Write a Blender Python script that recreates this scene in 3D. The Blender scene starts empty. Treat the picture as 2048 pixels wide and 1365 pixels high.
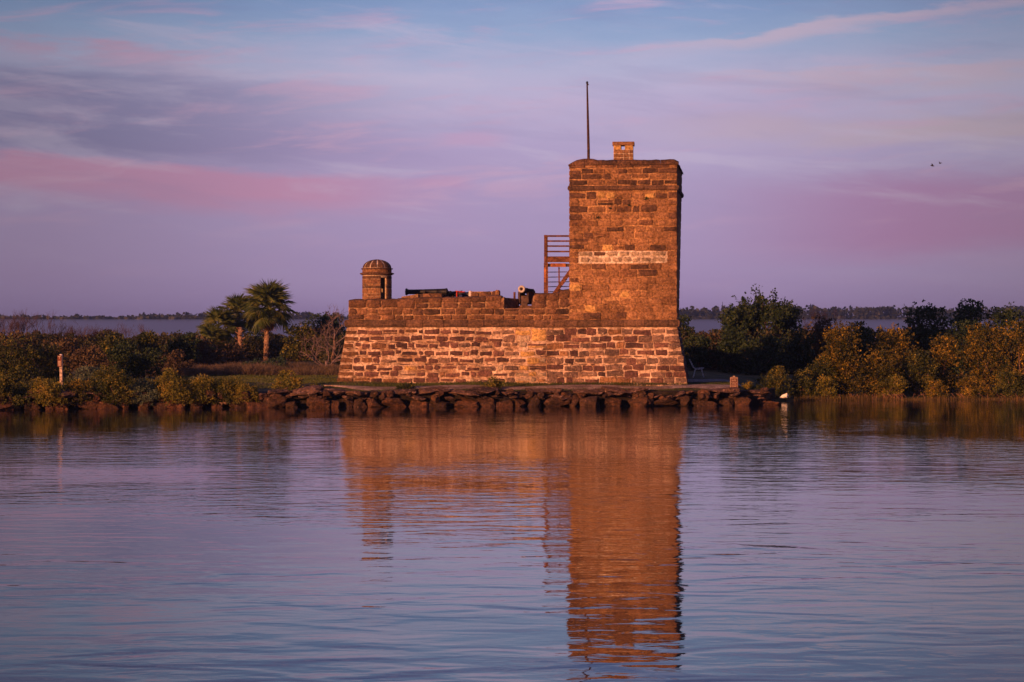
import bpy, math, random
import numpy as np
from mathutils import Vector, Matrix, noise
random.seed(7); RS = np.random.RandomState(11)
R = math.radians
S = bpy.context.scene
COL = S.collection
F = 4600.0; HY = 665.0; EYE = 3.1          # focal length in photo pixels, horizon row, eye height

# ------------------------------------------------------------------ camera
cam = bpy.data.cameras.new('camera'); co = bpy.data.objects.new('camera', cam); COL.objects.link(co)
cam.sensor_width = 36; cam.lens = F / 2048 * 36; cam.clip_start = 0.5; cam.clip_end = 8000
co.location = (0, 0, EYE); co.rotation_euler = (R(90) - math.atan((682.5 - HY) / F), 0, 0)
S.camera = co
S.view_settings.view_transform = 'Standard'; S.view_settings.look = 'None'
S.view_settings.exposure = 0.35; S.view_settings.gamma = 1.0; S.view_settings.use_curve_mapping = False
S.render.engine = 'CYCLES'
S.cycles.use_denoising = True
S.cycles.max_bounces = 6; S.cycles.diffuse_bounces = 3; S.cycles.glossy_bounces = 3; S.cycles.transmission_bounces = 2
S.cycles.transparent_max_bounces = 8; S.cycles.volume_bounces = 0
S.cycles.sample_clamp_indirect = 4.0

# ------------------------------------------------------------------ sun and sky
SUN_AZ = R(36); SUN_EL = R(9)              # low morning sun behind the camera and to its left
sd = bpy.data.lights.new('sun', 'SUN'); sd.energy = 5.0; sd.angle = R(0.6); sd.color = (1.0, 0.40, 0.16)
so = bpy.data.objects.new('sun', sd); COL.objects.link(so)
sv = Vector((-math.sin(SUN_AZ) * math.cos(SUN_EL), -math.cos(SUN_AZ) * math.cos(SUN_EL), math.sin(SUN_EL)))
so.rotation_euler = sv.to_track_quat('Z', 'Y').to_euler(); so.location = sv * 200

class NT:
    def __init__(s, t): s.t = t; s.n = t.nodes; s.l = t.links
    def node(s, k, **kw):
        x = s.n.new(k)
        for a, b in kw.items(): setattr(x, a, b)
        return x
    def put(s, sock, v):
        if isinstance(v, bpy.types.NodeSocket): s.l.new(v, sock)
        elif v is not None:
            if sock.type == 'RGBA' and not isinstance(v, (int, float)) and len(v) == 3: v = (*v, 1)
            sock.default_value = v
    def math(s, op, a, b=None, c=None, clamp=False):
        x = s.node('ShaderNodeMath', operation=op, use_clamp=clamp)
        for i, v in enumerate((a, b, c)):
            if v is not None: s.put(x.inputs[i], v)
        return x.outputs[0]
    def sstep(s, v, a, b, lo=0.0, hi=1.0):
        x = s.node('ShaderNodeMapRange', interpolation_type='SMOOTHSTEP')
        for i, q in enumerate((v, a, b, lo, hi)): s.put(x.inputs[i], q)
        return x.outputs[0]
    def mix(s, f, a, b, blend='MIX'):
        x = s.node('ShaderNodeMix', data_type='RGBA', blend_type=blend)
        s.put(x.inputs[0], f); s.put(x.inputs[6], a); s.put(x.inputs[7], b)
        return x.outputs[2]
    def ramp(s, f, stops, interp='LINEAR'):
        x = s.node('ShaderNodeValToRGB'); r = x.color_ramp; r.interpolation = interp
        while len(r.elements) < len(stops): r.elements.new(0.5)
        for e, (p, c) in zip(r.elements, stops): e.position = p; e.color = (*c, 1) if len(c) == 3 else c
        s.put(x.inputs[0], f); return x.outputs[0]
    def noise(s, vec, scale, detail=4, rough=0.55, dist=0.0):
        x = s.node('ShaderNodeTexNoise'); s.put(x.inputs['Vector'], vec)
        x.inputs['Scale'].default_value = scale; x.inputs['Detail'].default_value = detail
        x.inputs['Roughness'].default_value = rough; x.inputs['Distortion'].default_value = dist
        return x.outputs['Fac']
    def combine(s, x, y, z):
        c = s.node('ShaderNodeCombineXYZ')
        for i, v in enumerate((x, y, z)): s.put(c.inputs[i], v)
        return c.outputs[0]

def lin(r, g, b):
    return tuple((c / 255 / 12.92) if c <= 10 else ((c / 255 + 0.055) / 1.055) ** 2.4 for c in (r, g, b))

W = bpy.data.worlds.new('World'); S.world = W; W.use_nodes = True
w = NT(W.node_tree); w.n.clear()
tc = w.node('ShaderNodeTexCoord').outputs['Generated']
sx = w.node('ShaderNodeSeparateXYZ'); w.l.new(tc, sx.inputs[0])
az = w.math('ARCTAN2', sx.outputs[0], sx.outputs[1]); el = w.math('ARCSINE', sx.outputs[2])
U = w.math('MULTIPLY_ADD', az, 4.6, 1.024)        # thousandths: U 0..2 and V 0.665 at the horizon, decreasing upward
V = w.math('MULTIPLY_ADD', el, -4.6, 0.665)
vec = w.combine(w.math('MULTIPLY', U, 1.0), w.math('MULTIPLY', V, 5.0), 0.0)
n1 = w.noise(vec, 1.6, 5, 0.55); n2 = w.noise(vec, 5.0, 5, 0.6); n3 = w.noise(vec, 0.7, 3, 0.5)
d1 = w.math('MULTIPLY', w.math('SUBTRACT', n1, 0.5), 0.10)
d2 = w.math('MULTIPLY', w.math('SUBTRACT', n2, 0.5), 0.05)
Vd = w.math('ADD', V, w.math('ADD', d1, d2))
grad = w.ramp(w.math('ADD', w.math('MULTIPLY', Vd, 0.5), 0.5, clamp=True), [     # position 0.5 is V=0, 0.8325 the horizon
    (0.0, lin(60, 76, 136)), (0.40, lin(90, 112, 170)), (0.50, lin(118, 146, 190)), (0.535, lin(142, 164, 200)),
    (0.572, lin(176, 176, 206)), (0.61, lin(184, 174, 206)), (0.65, lin(172, 158, 198)), (0.70, lin(164, 146, 190)),
    (0.77, lin(162, 143, 188)), (0.8325, lin(158, 137, 184))])
def band(cen_a, cen_b, up, dn, soft=0.5):
    """1 inside a streak whose centre line is V = cen_a + cen_b*U, reaching up/down by those amounts."""
    t = w.math('SUBTRACT', Vd, w.math('MULTIPLY_ADD', U, cen_b, cen_a))
    return w.math('MULTIPLY', w.sstep(t, -up, -up * (1 - soft) + 1e-4), w.sstep(t, dn * (1 - soft), dn, 1, 0))
def xr(a0, a1, b0=None, b1=None):
    m = w.sstep(U, a0, a1)
    if b0 is not None: m = w.math('MULTIPLY', m, w.sstep(U, b0, b1, 1, 0))
    return m
def times(*a):
    r = a[0]
    for q in a[1:]: r = w.math('MULTIPLY', r, q)
    return r
c = grad
c = w.mix(times(band(0.225, 0.03, 0.115, 0.13, 0.6), w.sstep(U, 0.15, 1.05, 0.75, 0)), c, lin(104, 98, 152))      # slate cloud
c = w.mix(times(band(0.335, 0.055, 0.032, 0.085, 0.75), w.sstep(U, 0.55, 1.0, 0.95, 0)), c, lin(190, 134, 172))    # pink band
c = w.mix(times(band(0.372, 0.0, 0.022, 0.03, 0.8), xr(0.80, 0.87, 0.90, 0.97), 0.5), c, lin(190, 140, 178))
c = w.mix(times(band(0.09, 0.085, 0.02, 0.05, 0.8), w.sstep(U, 0.2, 0.62, 0.75, 0), w.sstep(n2, 0.35, 0.62)), c, lin(184, 142, 172))
c = w.mix(times(band(0.28, 0.0, 0.02, 0.03, 0.8), xr(0.85, 0.92, 0.97, 1.04), 0.45), c, lin(196, 150, 184))
c = w.mix(times(band(0.273, -0.131, 0.015, 0.034, 0.92), w.sstep(U, 1.1, 1.6, 0, 0.7), w.sstep(n2, 0.2, 0.55, 0.4, 1)), c, lin(202, 176, 192))       # rising streak
c = w.mix(times(band(0.175, -0.012, 0.014, 0.05, 0.85), w.sstep(U, 1.2, 1.7, 0, 0.7), w.sstep(n2, 0.25, 0.6)), c, lin(198, 172, 188))
c = w.mix(times(band(0.265, 0.0, 0.05, 0.05, 0.8), w.sstep(U, 1.1, 1.7, 0, 0.7), w.sstep(n1, 0.3, 0.55)), c, lin(192, 168, 178))
c = w.mix(times(band(0.42, 0.0, 0.10, 0.14, 0.7), w.sstep(U, 1.3, 1.85, 0, 0.85)), c, lin(166, 112, 166))            # magenta veil
c = w.mix(times(w.sstep(n2, 0.5, 0.75), band(0.19, 0.0, 0.12, 0.12, 0.8), 0.35), c, lin(196, 174, 200))
c = w.mix(times(w.sstep(n3, 0.45, 0.7), 0.25), c, lin(150, 118, 170))
wv = w.combine(w.math('MULTIPLY', U, 2.2), w.math('ADD', w.math('MULTIPLY', V, 16.0), w.math('MULTIPLY', U, 1.2)), 3.0)
wn = w.noise(wv, 1.5, 7, 0.62, 0.5); wn2 = w.noise(w.combine(w.math('MULTIPLY', U, 1.3), w.math('ADD', w.math('MULTIPLY', V, 9.0), w.math('MULTIPLY', U, -0.9)), 9.0), 1.6, 7, 0.6, 0.4)
up_ = w.sstep(V, 0.34, 0.52, 1.0, 0.15)
c = w.mix(times(w.sstep(wn, 0.50, 0.72), up_, 0.50), c, lin(200, 160, 188))
c = w.mix(times(w.sstep(wn2, 0.50, 0.70), up_, 0.42), c, lin(196, 184, 208))
c = w.mix(times(w.sstep(wn2, 0.46, 0.30), up_, 0.16), c, lin(122, 118, 168))
c = w.mix(1.0, c, (1.0, 0.915, 0.985, 1), 'MULTIPLY')
vignette = w.sstep(w.math('ABSOLUTE', w.math('SUBTRACT', az, 0.015)), 0.03, 0.26, 1.06, 0.62)  # lens vignette painted into the sky, darker away from the centre
c = w.mix(1.0, c, vignette, 'MULTIPLY')
b1 = w.node('ShaderNodeBackground'); w.put(b1.inputs[0], c); b1.inputs[1].default_value = 0.71
sky = w.node('ShaderNodeTexSky', sky_type='NISHITA', sun_disc=False, sun_elevation=SUN_EL, sun_rotation=R(180) + SUN_AZ)
b2 = w.node('ShaderNodeBackground'); w.put(b2.inputs[0], sky.outputs[0]); b2.inputs[1].default_value = 0.05
ad = w.node('ShaderNodeAddShader'); w.l.new(b1.outputs[0], ad.inputs[0]); w.l.new(b2.outputs[0], ad.inputs[1])
b2.inputs[1].default_value = 0.012
ow = w.node('ShaderNodeOutputWorld'); w.l.new(ad.outputs[0], ow.inputs[0])

# ------------------------------------------------------------------ materials
def material(name):
    m = bpy.data.materials.new(name); m.use_nodes = True
    t = NT(m.node_tree); bs = t.n['Principled BSDF']; bs.inputs['Specular IOR Level'].default_value = 0.25
    return m, t, bs
def mat_rough(name, a, b, scale=3.0, speck=None, bump=0.02, bscale=18, rough=0.9, rand=0.5, mid=None, fine=11, speck_lo=0.62, stain=0.70):
    """Weathered mineral surface: two colours by noise and by object, light specks, pitted relief."""
    m, t, bs = material(name)
    pos = t.node('ShaderNodeNewGeometry').outputs['Position']
    n = t.noise(pos, scale, 6, 0.65)
    f = t.sstep(n, 0.35, 0.65)
    if rand:
        oi = t.node('ShaderNodeObjectInfo').outputs['Random']
        f = t.math('ADD', t.math('MULTIPLY', f, 1 - rand), t.math('MULTIPLY', oi, rand))
    stops = [(0.0, a), (1.0, b)] if mid is None else [(0.0, a), (0.5, mid), (1.0, b)]
    c = t.ramp(f, stops)
    g = t.noise(pos, fine, 4, 0.7)
    c = t.mix(1.0, c, t.sstep(g, 0.3, 0.7, 0.45, 1.55), 'MULTIPLY')
    mp_ = t.node('ShaderNodeMapping'); t.put(mp_.inputs['Vector'], pos); mp_.inputs['Scale'].default_value = (1.0, 1.0, 0.4)
    c = t.mix(1.0, c, t.sstep(t.noise(mp_.outputs[0], 0.9, 5, 0.65, 0.4), 0.30, 0.64, stain, 1.12), 'MULTIPLY')
    if speck:
        c = t.mix(t.sstep(t.noise(pos, fine * 0.8, 3, 0.7), speck_lo, speck_lo + 0.08), c, speck)
    t.put(bs.inputs['Base Color'], c); bs.inputs['Roughness'].default_value = rough
    if bump:
        h = t.math('ADD', t.noise(pos, bscale, 6, 0.7), t.math('MULTIPLY', t.noise(pos, bscale * 4, 3, 0.7), 0.3))
        bn = t.node('ShaderNodeBump'); bn.inputs['Distance'].default_value = bump; bn.inputs['Strength'].default_value = 1.0
        t.put(bn.inputs['Height'], h); t.put(bs.inputs['Normal'], bn.outputs[0])
    return m
M = {}
M['stone_dark'] = mat_rough('stone_dark', (0.045, 0.026, 0.024), (0.21, 0.10, 0.075), 2.2, None, 0.03, 16, rand=0.7, mid=(0.115, 0.055, 0.046))
M['stone_speckled'] = mat_rough('stone_speckled', (0.10, 0.065, 0.055), (0.26, 0.155, 0.11), 2.2, (0.55, 0.42, 0.33), 0.03, 16, rand=0.6)
M['stone_red'] = mat_rough('stone_red', (0.09, 0.045, 0.025), (0.27, 0.135, 0.07), 3.0, None, 0.05, 11, rand=0.6)
M['stone_ochre'] = mat_rough('stone_ochre', (0.38, 0.22, 0.08), (0.55, 0.34, 0.13), 2.0, None, 0.012, 20)
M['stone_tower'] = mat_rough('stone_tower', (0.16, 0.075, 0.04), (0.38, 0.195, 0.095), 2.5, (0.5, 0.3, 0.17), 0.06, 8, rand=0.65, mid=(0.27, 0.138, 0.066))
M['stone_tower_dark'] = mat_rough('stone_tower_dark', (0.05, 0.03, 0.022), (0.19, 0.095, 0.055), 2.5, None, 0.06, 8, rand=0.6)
M['stone_pale'] = mat_rough('stone_pale', (0.26, 0.19, 0.13), (0.42, 0.31, 0.22), 3.0, None, 0.012, 20)
M['stone_string'] = mat_rough('stone_string', (0.06, 0.037, 0.025), (0.19, 0.10, 0.06), 2.5, None, 0.03, 14, rand=0.6)
M['mortar_pale'] = mat_rough('mortar_pale', (0.27, 0.155, 0.09), (0.58, 0.41, 0.30), 1.6, (0.66, 0.52, 0.42), 0.015, 14, rand=0, fine=9, speck_lo=0.66)
M['mortar_parapet'] = mat_rough('mortar_parapet', (0.20, 0.10, 0.05), (0.40, 0.25, 0.14), 2.0, None, 0.03, 12, rand=0)
M['mortar_tower'] = mat_rough('mortar_tower', (0.25, 0.125, 0.055), (0.50, 0.28, 0.13), 0.9, (0.5, 0.32, 0.18), 0.06, 8, rand=0, mid=(0.33, 0.175, 0.078))
M['mortar_white'] = mat_rough('mortar_white', (0.48, 0.36, 0.27), (0.66, 0.54, 0.44), 3, None, 0.01, 20, rand=0)
M['rock'] = mat_rough('rock', (0.02, 0.012, 0.01), (0.13, 0.055, 0.028), 1.4, (0.20, 0.11, 0.08), 0.10, 5, rand=0.5, fine=8, mid=(0.065, 0.034, 0.022))
M['rock_cap'] = mat_rough('rock_cap', (0.03, 0.02, 0.018), (0.17, 0.09, 0.06), 1.6, (0.34, 0.21, 0.17), 0.08, 7, rand=0.4, fine=9, speck_lo=.56)
M['bank_mud'] = mat_rough('bank_mud', (0.012, 0.009, 0.007), (0.03, 0.02, 0.014), 2, None, 0.08, 5, rand=0)
M['shell'] = mat_rough('shell', (0.22, 0.15, 0.12), (0.42, 0.31, 0.26), 1.2, (0.5, 0.4, 0.34), 0.03, 12, rand=0, fine=14)
M['path_grey_shade'] = mat_rough('path_grey_shade', (0.16, 0.14, 0.15), (0.30, 0.27, 0.28), 0.8, None, 0.03, 8, rand=0)  # grey tone carries the fort's shade on this stretch of path
M['ground'] = mat_rough('ground', (0.055, 0.065, 0.022), (0.16, 0.11, 0.05), 0.7, (0.20, 0.13, 0.07), 0.04, 9, rand=0, fine=10, mid=(0.085, 0.085, 0.035))
M['far_ground'] = mat_rough('far_ground', (0.03, 0.04, 0.02), (0.06, 0.06, 0.03), 0.02, None, 0, rand=0)
M['bark'] = mat_rough('bark', (0.12, 0.07, 0.05), (0.24, 0.15, 0.11), 6, None, 0.02, 20, rand=0.3)
M['palm_bark'] = mat_rough('palm_bark', (0.17, 0.10, 0.07), (0.34, 0.21, 0.14), 5, None, 0.05, 14, rand=0.2)
M['twig'] = mat_rough('twig', (0.045, 0.028, 0.036), (0.08, 0.048, 0.06), 6, None, 0, rand=0.3)
M['driftwood'] = mat_rough('driftwood', (0.10, 0.07, 0.075), (0.20, 0.145, 0.15), 5, None, 0.01, 20, rand=0)
M['wood'] = mat_rough('wood', (0.085, 0.036, 0.02), (0.18, 0.07, 0.038), 4, None, 0.006, 20, rand=0.5)
M['wood_bright'] = mat_rough('wood_bright', (0.26, 0.09, 0.035), (0.34, 0.13, 0.05), 5, None, 0.004, 20, rand=0.3)
M['pole_wood'] = mat_rough('pole_wood', (0.035, 0.018, 0.012), (0.07, 0.03, 0.018), 3, None, 0.004, 20, rand=0)
M['carriage'] = mat_rough('carriage', (0.05, 0.03, 0.025), (0.09, 0.055, 0.045), 4, None, 0.004, 20, rand=0.4)
M['bench'] = mat_rough('bench', (0.48, 0.46, 0.50), (0.60, 0.57, 0.62), 5, None, 0.003, 20, rand=0)
M['sign_brown'] = mat_rough('sign_brown', (0.10, 0.03, 0.018), (0.12, 0.04, 0.022), 3, None, 0, rand=0)
M['post_pale'] = mat_rough('post_pale', (0.30, 0.22, 0.18), (0.44, 0.33, 0.27), 8, None, 0.004, 30, rand=0)
def flat(name, col, rough=0.6, metal=0.0):
    m, t, bs = material(name)
    pos = t.node('ShaderNodeNewGeometry').outputs['Position']
    c = t.mix(1.0, (*col, 1), t.sstep(t.noise(pos, 14, 4, 0.6), 0.3, 0.7, 0.75, 1.2), 'MULTIPLY')
    t.put(bs.inputs['Base Color'], c); bs.inputs['Roughness'].default_value = rough; bs.inputs['Metallic'].default_value = metal
    return m
M['iron'] = flat('iron', (0.012, 0.011, 0.013), 0.55); M['iron_blue'] = flat('iron_blue', (0.012, 0.016, 0.035), 0.5)
M['red_paint'] = flat('red_paint', (0.45, 0.035, 0.02)); M['white_paint'] = flat('white_paint', (0.72, 0.62, 0.6))
M['bore_shade'] = flat('bore_shade', (0.03, 0.012, 0.01), 0.9); M['muzzle_bright'] = flat('muzzle_bright', (0.46, 0.42, 0.40), 0.6)
M['print'] = flat('print', (0.55, 0.38, 0.30)); M['feather'] = flat('feather', (0.82, 0.78, 0.74), 0.8)
M['bird_dark'] = flat('bird_dark', (0.02, 0.015, 0.02), 0.8); M['beak'] = flat('beak', (0.12, 0.08, 0.03))
def mat_leaf(name, cols, trans=0.25, rough=0.6):
    """Leaf colours spread leaf by leaf, with slow patches painting sunlit clumps and dark gaps and some light let through."""
    m, t, bs = material(name)
    ge = t.node('ShaderNodeNewGeometry')
    f = t.math('ADD', t.math('MULTIPLY', ge.outputs['Random Per Island'], 0.55),
               t.math('MULTIPLY', t.sstep(t.noise(ge.outputs['Position'], 1.1, 4, 0.65), 0.36, 0.64), 0.45))  # patch noise puts sunlit clumps and shaded gaps into the leaf colour
    c = t.ramp(f, [(i / (len(cols) - 1), k) for i, k in enumerate(cols)])
    t.put(bs.inputs['Base Color'], c); bs.inputs['Roughness'].default_value = rough
    tr = t.node('ShaderNodeBsdfTranslucent'); t.put(tr.inputs[0], c)
    mx = t.node('ShaderNodeMixShader'); mx.inputs[0].default_value = trans
    t.l.new(bs.outputs[0], mx.inputs[1]); t.l.new(tr.outputs[0], mx.inputs[2])
    t.l.new(mx.outputs[0], t.n['Material Output'].inputs[0])
    return m
M['leaf_orange_lit'] = mat_leaf('leaf_orange_lit', [(0.012, 0.022, 0.006), (0.045, 0.05, 0.010), (0.14, 0.105, 0.015), (0.52, 0.32, 0.03)])  # orange end paints sunlit patches, near-black end the shaded gaps
M['leaf_olive'] = mat_leaf('leaf_olive', [(0.012, 0.024, 0.008), (0.035, 0.048, 0.014), (0.09, 0.095, 0.02), (0.30, 0.23, 0.035)])  # lightest tone raised to paint sun on the front bushes
M['leaf_dark'] = mat_leaf('leaf_dark', [(0.010, 0.022, 0.010), (0.022, 0.042, 0.016), (0.035, 0.058, 0.02), (0.07, 0.085, 0.028)], 0.15)
M['leaf_brown'] = mat_leaf('leaf_brown', [(0.03, 0.022, 0.015), (0.06, 0.045, 0.025), (0.10, 0.065, 0.035), (0.13, 0.09, 0.04)], 0.15)
M['leaf_scrub'] = mat_leaf('leaf_scrub', [(0.012, 0.018, 0.010), (0.03, 0.035, 0.015), (0.055, 0.05, 0.022), (0.11, 0.085, 0.03)], 0.15)
M['leaf_sage'] = mat_leaf('leaf_sage', [(0.05, 0.075, 0.05), (0.08, 0.11, 0.075), (0.12, 0.15, 0.10), (0.15, 0.18, 0.11)])
M['leaf_yellow'] = mat_leaf('leaf_yellow', [(0.05, 0.06, 0.015), (0.12, 0.12, 0.02), (0.24, 0.20, 0.03), (0.34, 0.20, 0.03)])
M['leaf_juniper'] = mat_leaf('leaf_juniper', [(0.02, 0.04, 0.025), (0.035, 0.065, 0.04), (0.05, 0.08, 0.045), (0.06, 0.09, 0.05)], 0.15)
M['palm_green'] = mat_leaf('palm_green', [(0.035, 0.055, 0.018), (0.07, 0.10, 0.028), (0.11, 0.13, 0.035), (0.18, 0.16, 0.05)], 0.2, 0.5)
M['palm_dead'] = mat_leaf('palm_dead', [(0.12, 0.06, 0.035), (0.22, 0.11, 0.06), (0.32, 0.16, 0.08), (0.38, 0.21, 0.12)], 0.15)
M['dry_grass'] = mat_leaf('dry_grass', [(0.06, 0.045, 0.03), (0.11, 0.08, 0.05), (0.16, 0.11, 0.07), (0.20, 0.14, 0.09)])
M['green_grass'] = mat_leaf('green_grass', [(0.04, 0.05, 0.015), (0.07, 0.09, 0.02), (0.10, 0.12, 0.03), (0.18, 0.14, 0.05)])
M['reed'] = mat_leaf('reed', [(0.05, 0.04, 0.015), (0.10, 0.07, 0.025), (0.15, 0.10, 0.03), (0.20, 0.10, 0.04)])
M['pine_far'] = mat_leaf('pine_far', [(0.01, 0.016, 0.012), (0.018, 0.024, 0.016), (0.025, 0.03, 0.02)], 0.05)

# water
m, t, bs = material('water')
pos = t.node('ShaderNodeNewGeometry').outputs['Position']
mp = t.node('ShaderNodeMapping'); t.put(mp.inputs['Vector'], pos); mp.inputs['Scale'].default_value = (0.6, 1.0, 1.0); mp.inputs['Rotation'].default_value = (0, 0, R(4))
nA = t.noise(mp.outputs[0], 1.5, 1, 0.4, 0.5); nB = t.noise(mp.outputs[0], 4.8, 2, 0.5, 0.6); nC = t.noise(pos, 0.09, 3, 0.55)
sy = t.node('ShaderNodeSeparateXYZ'); t.put(sy.inputs[0], pos)
amp = t.math('MULTIPLY', t.sstep(nC, 0.36, 0.60, 0.35, 1.35), t.sstep(sy.outputs[1], 55, 95, 1.0, 0.55))
hh = t.math('MULTIPLY', t.math('ADD', t.math('MULTIPLY', nA, 1.0), t.math('MULTIPLY', nB, t.sstep(sy.outputs[1], 22, 52, 0.14, 0.46))), amp)
bn = t.node('ShaderNodeBump'); bn.inputs['Strength'].default_value = 1.0; bn.inputs['Distance'].default_value = 0.0145
t.put(bn.inputs['Height'], hh); t.put(bs.inputs['Normal'], bn.outputs[0])
bs.inputs['Base Color'].default_value = (0.012, 0.016, 0.022, 1); bs.inputs['Roughness'].default_value = 0.015
bs.inputs['IOR'].default_value = 1.33; bs.inputs['Specular IOR Level'].default_value = 0.5
M['water'] = m

# ------------------------------------------------------------------ building helpers
def mesh(name, v, f, mat, smooth=False):
    me = bpy.data.meshes.new(name); me.from_pydata([tuple(p) for p in v], [], f); me.materials.append(mat)
    if smooth: me.polygons.foreach_set('use_smooth', [True] * len(me.polygons))
    me.update(); return me
def quads_mesh(name, P, mat):
    """P: (n, 4, 3) array of quads, quick to build."""
    n = len(P); me = bpy.data.meshes.new(name)
    me.vertices.add(4 * n); me.vertices.foreach_set('co', P.astype(np.float32).ravel())
    me.loops.add(4 * n); me.loops.foreach_set('vertex_index', np.arange(4 * n, dtype=np.int32))
    me.polygons.add(n); me.polygons.foreach_set('loop_start', np.arange(0, 4 * n, 4, dtype=np.int32))
    me.update(calc_edges=True); me.materials.append(mat); return me
def link(name, data, parent=None, loc=(0, 0, 0), rot=(0, 0, 0)):
    o = bpy.data.objects.new(name, data); COL.objects.link(o); o.location = loc; o.rotation_euler = rot
    if parent: o.parent = parent
    return o
def thing(name, label, cat, loc=(0, 0, 0), rz=0, group=None, data=None):
    o = link(name, data, None, loc, (0, 0, rz)); o['label'] = label; o['category'] = cat
    if group: o['group'] = group
    return o
def structure(name, data, **k):
    o = link(name, data, **k); o['kind'] = 'structure'; return o
def stuff(name, data, label=None, cat=None, parent=None, loc=(0, 0, 0)):
    o = link(name, data, parent, loc); o['kind'] = 'stuff'
    if label: o['label'] = label
    if cat: o['category'] = cat
    return o
class MB:
    def __init__(s): s.v = []; s.f = []
    def add(s, v, f):
        b = len(s.v); s.v += [tuple(p) for p in v]; s.f += [tuple(i + b for i in q) for q in f]; return s
    def box(s, a, b):
        x0, y0, z0 = a; x1, y1, z1 = b
        return s.add([(x0, y0, z0), (x1, y0, z0), (x1, y1, z0), (x0, y1, z0), (x0, y0, z1), (x1, y0, z1), (x1, y1, z1), (x0, y1, z1)],
                     [(0, 3, 2, 1), (4, 5, 6, 7), (0, 1, 5, 4), (1, 2, 6, 5), (2, 3, 7, 6), (3, 0, 4, 7)])
    def bar(s, p, q, w_, h_, up=(0, 0, 1)):
        p = Vector(p); q = Vector(q); d = (q - p).normalized(); u_ = Vector(up)
        if abs(d.dot(u_)) > 0.95: u_ = Vector((0, 1, 0))
        a = d.cross(u_).normalized() * w_ / 2; b = a.cross(d).normalized() * h_ / 2
        v = [p - a - b, p + a - b, p + a + b, p - a + b, q - a - b, q + a - b, q + a + b, q - a + b]
        return s.add(v, [(0, 1, 2, 3), (4, 7, 6, 5), (0, 4, 5, 1), (1, 5, 6, 2), (2, 6, 7, 3), (3, 7, 4, 0)])
    def tube(s, pts, rad, n=8, cap=True):
        rings = []; pts = [Vector(p) for p in pts]
        for i, p in enumerate(pts):
            d = (pts[min(i + 1, len(pts) - 1)] - pts[max(i - 1, 0)]).normalized()
            a = d.cross(Vector((0.0, 0.3, 1.0)) if abs(d.z) < 0.9 else Vector((1, 0, 0))).normalized(); b = d.cross(a)
            r = rad[i] if isinstance(rad, (list, tuple)) else rad
            rings.append([p + (a * math.cos(2 * math.pi * k / n) + b * math.sin(2 * math.pi * k / n)) * r for k in range(n)])
        v = [p for rg in rings for p in rg]; f = []
        for i in range(len(pts) - 1):
            for k in range(n):
                f.append((i * n + k, i * n + (k + 1) % n, (i + 1) * n + (k + 1) % n, (i + 1) * n + k))
        if cap: f.append(tuple(range(n))[::-1]); f.append(tuple(range((len(pts) - 1) * n, len(pts) * n)))
        return s.add(v, f)
    def lathe(s, prof, n=20, axis='Z', org=(0, 0, 0)):
        v = []; f = []
        for r, h in prof:
            for k in range(n):
                a = 2 * math.pi * k / n; c_, s_ = r * math.cos(a), r * math.sin(a)
                p = (c_, s_, h) if axis == 'Z' else ((h, c_, s_) if axis == 'X' else (c_, h, s_))
                v.append(tuple(p[i] + org[i] for i in range(3)))
        for i in range(len(prof) - 1):
            for k in range(n): f.append((i * n + k, i * n + (k + 1) % n, (i + 1) * n + (k + 1) % n, (i + 1) * n + k))
        f.append(tuple(range(n))[::-1]); f.append(tuple(range((len(prof) - 1) * n, len(prof) * n)))
        return s.add(v, f)
    def me(s, name, mat, smooth=False): return mesh(name, s.v, s.f, mat, smooth)
    def obj(s, name, mat, parent=None, smooth=False, loc=(0, 0, 0)): return link(name, s.me(name, mat, smooth), parent, loc)
def wx(px, D): return (px - 1024) / F * D
def wz(py, D): return EYE + (HY - py) / F * D

# ------------------------------------------------------------------ ground, shore and water
SH = [(-900, 84), (-300, 89.5), (0, 91.8), (400, 94.2), (700, 95.2), (1000, 96), (1370, 96.6), (1500, 97.4), (1535, 98.6), (1560, 102.6), (1600, 104.4), (1700, 105.5), (2048, 106.5), (2400, 107), (3200, 108)]
SHX = [wx(p, d) for p, d in SH]; SHY = [d for p, d in SH]
def shore(x): return float(np.interp(x, SHX, SHY))
XEND = wx(1545, 98.5)                       # where the sea wall stops and the mud slopes into the water
def gz(x, y):
    t_ = y - shore(x)
    wall_z = float(np.interp(t_, [0.0, 0.72, 0.78, 1.5, 4, 14, 30, 44, 62, 78], [-0.6, -0.5, 0.60, 0.70, 0.90, 0.96, 1.12, 1.35, 1.3, -0.6]))
    mud_z = float(np.interp(t_, [-2.0, 0.0, 2.5, 6, 14, 30, 44, 62, 78], [-0.5, -0.03, 0.12, 0.45, 0.85, 1.1, 1.3, 1.25, -0.6]))
    k = min(1, max(0, (x - XEND + 1.5) / 1.3))
    return wall_z * (1 - k) + mud_z * k
xs = np.linspace(-95, 95, 191); ts = [-2.5, -1, 0, 0.72, 0.78, 1.0, 1.5, 2, 3, 4, 6, 8, 11, 14, 18, 24, 30, 38, 46, 54, 62, 70, 78]
v = []; f = []
for x in xs:
    for t_ in ts:
        y = shore(x) + t_
        z = gz(x, y)
        if t_ > 1.2: z += 0.05 * noise.noise(Vector((x * 0.4, y * 0.4, 0)))
        v.append((x, y, z))
nt = len(ts)
for i in range(len(xs) - 1):
    for j in range(nt - 1): f.append((i * nt + j, (i + 1) * nt + j, (i + 1) * nt + j + 1, i * nt + j + 1))
structure('ground', mesh('ground', v, f, M['ground'], True))
structure('water', MB().add([(-1400, -60, 0), (1400, -60, 0), (1400, 2400, 0), (-1400, 2400, 0)], [(0, 1, 2, 3)]).me('water', M['water']))
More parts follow.
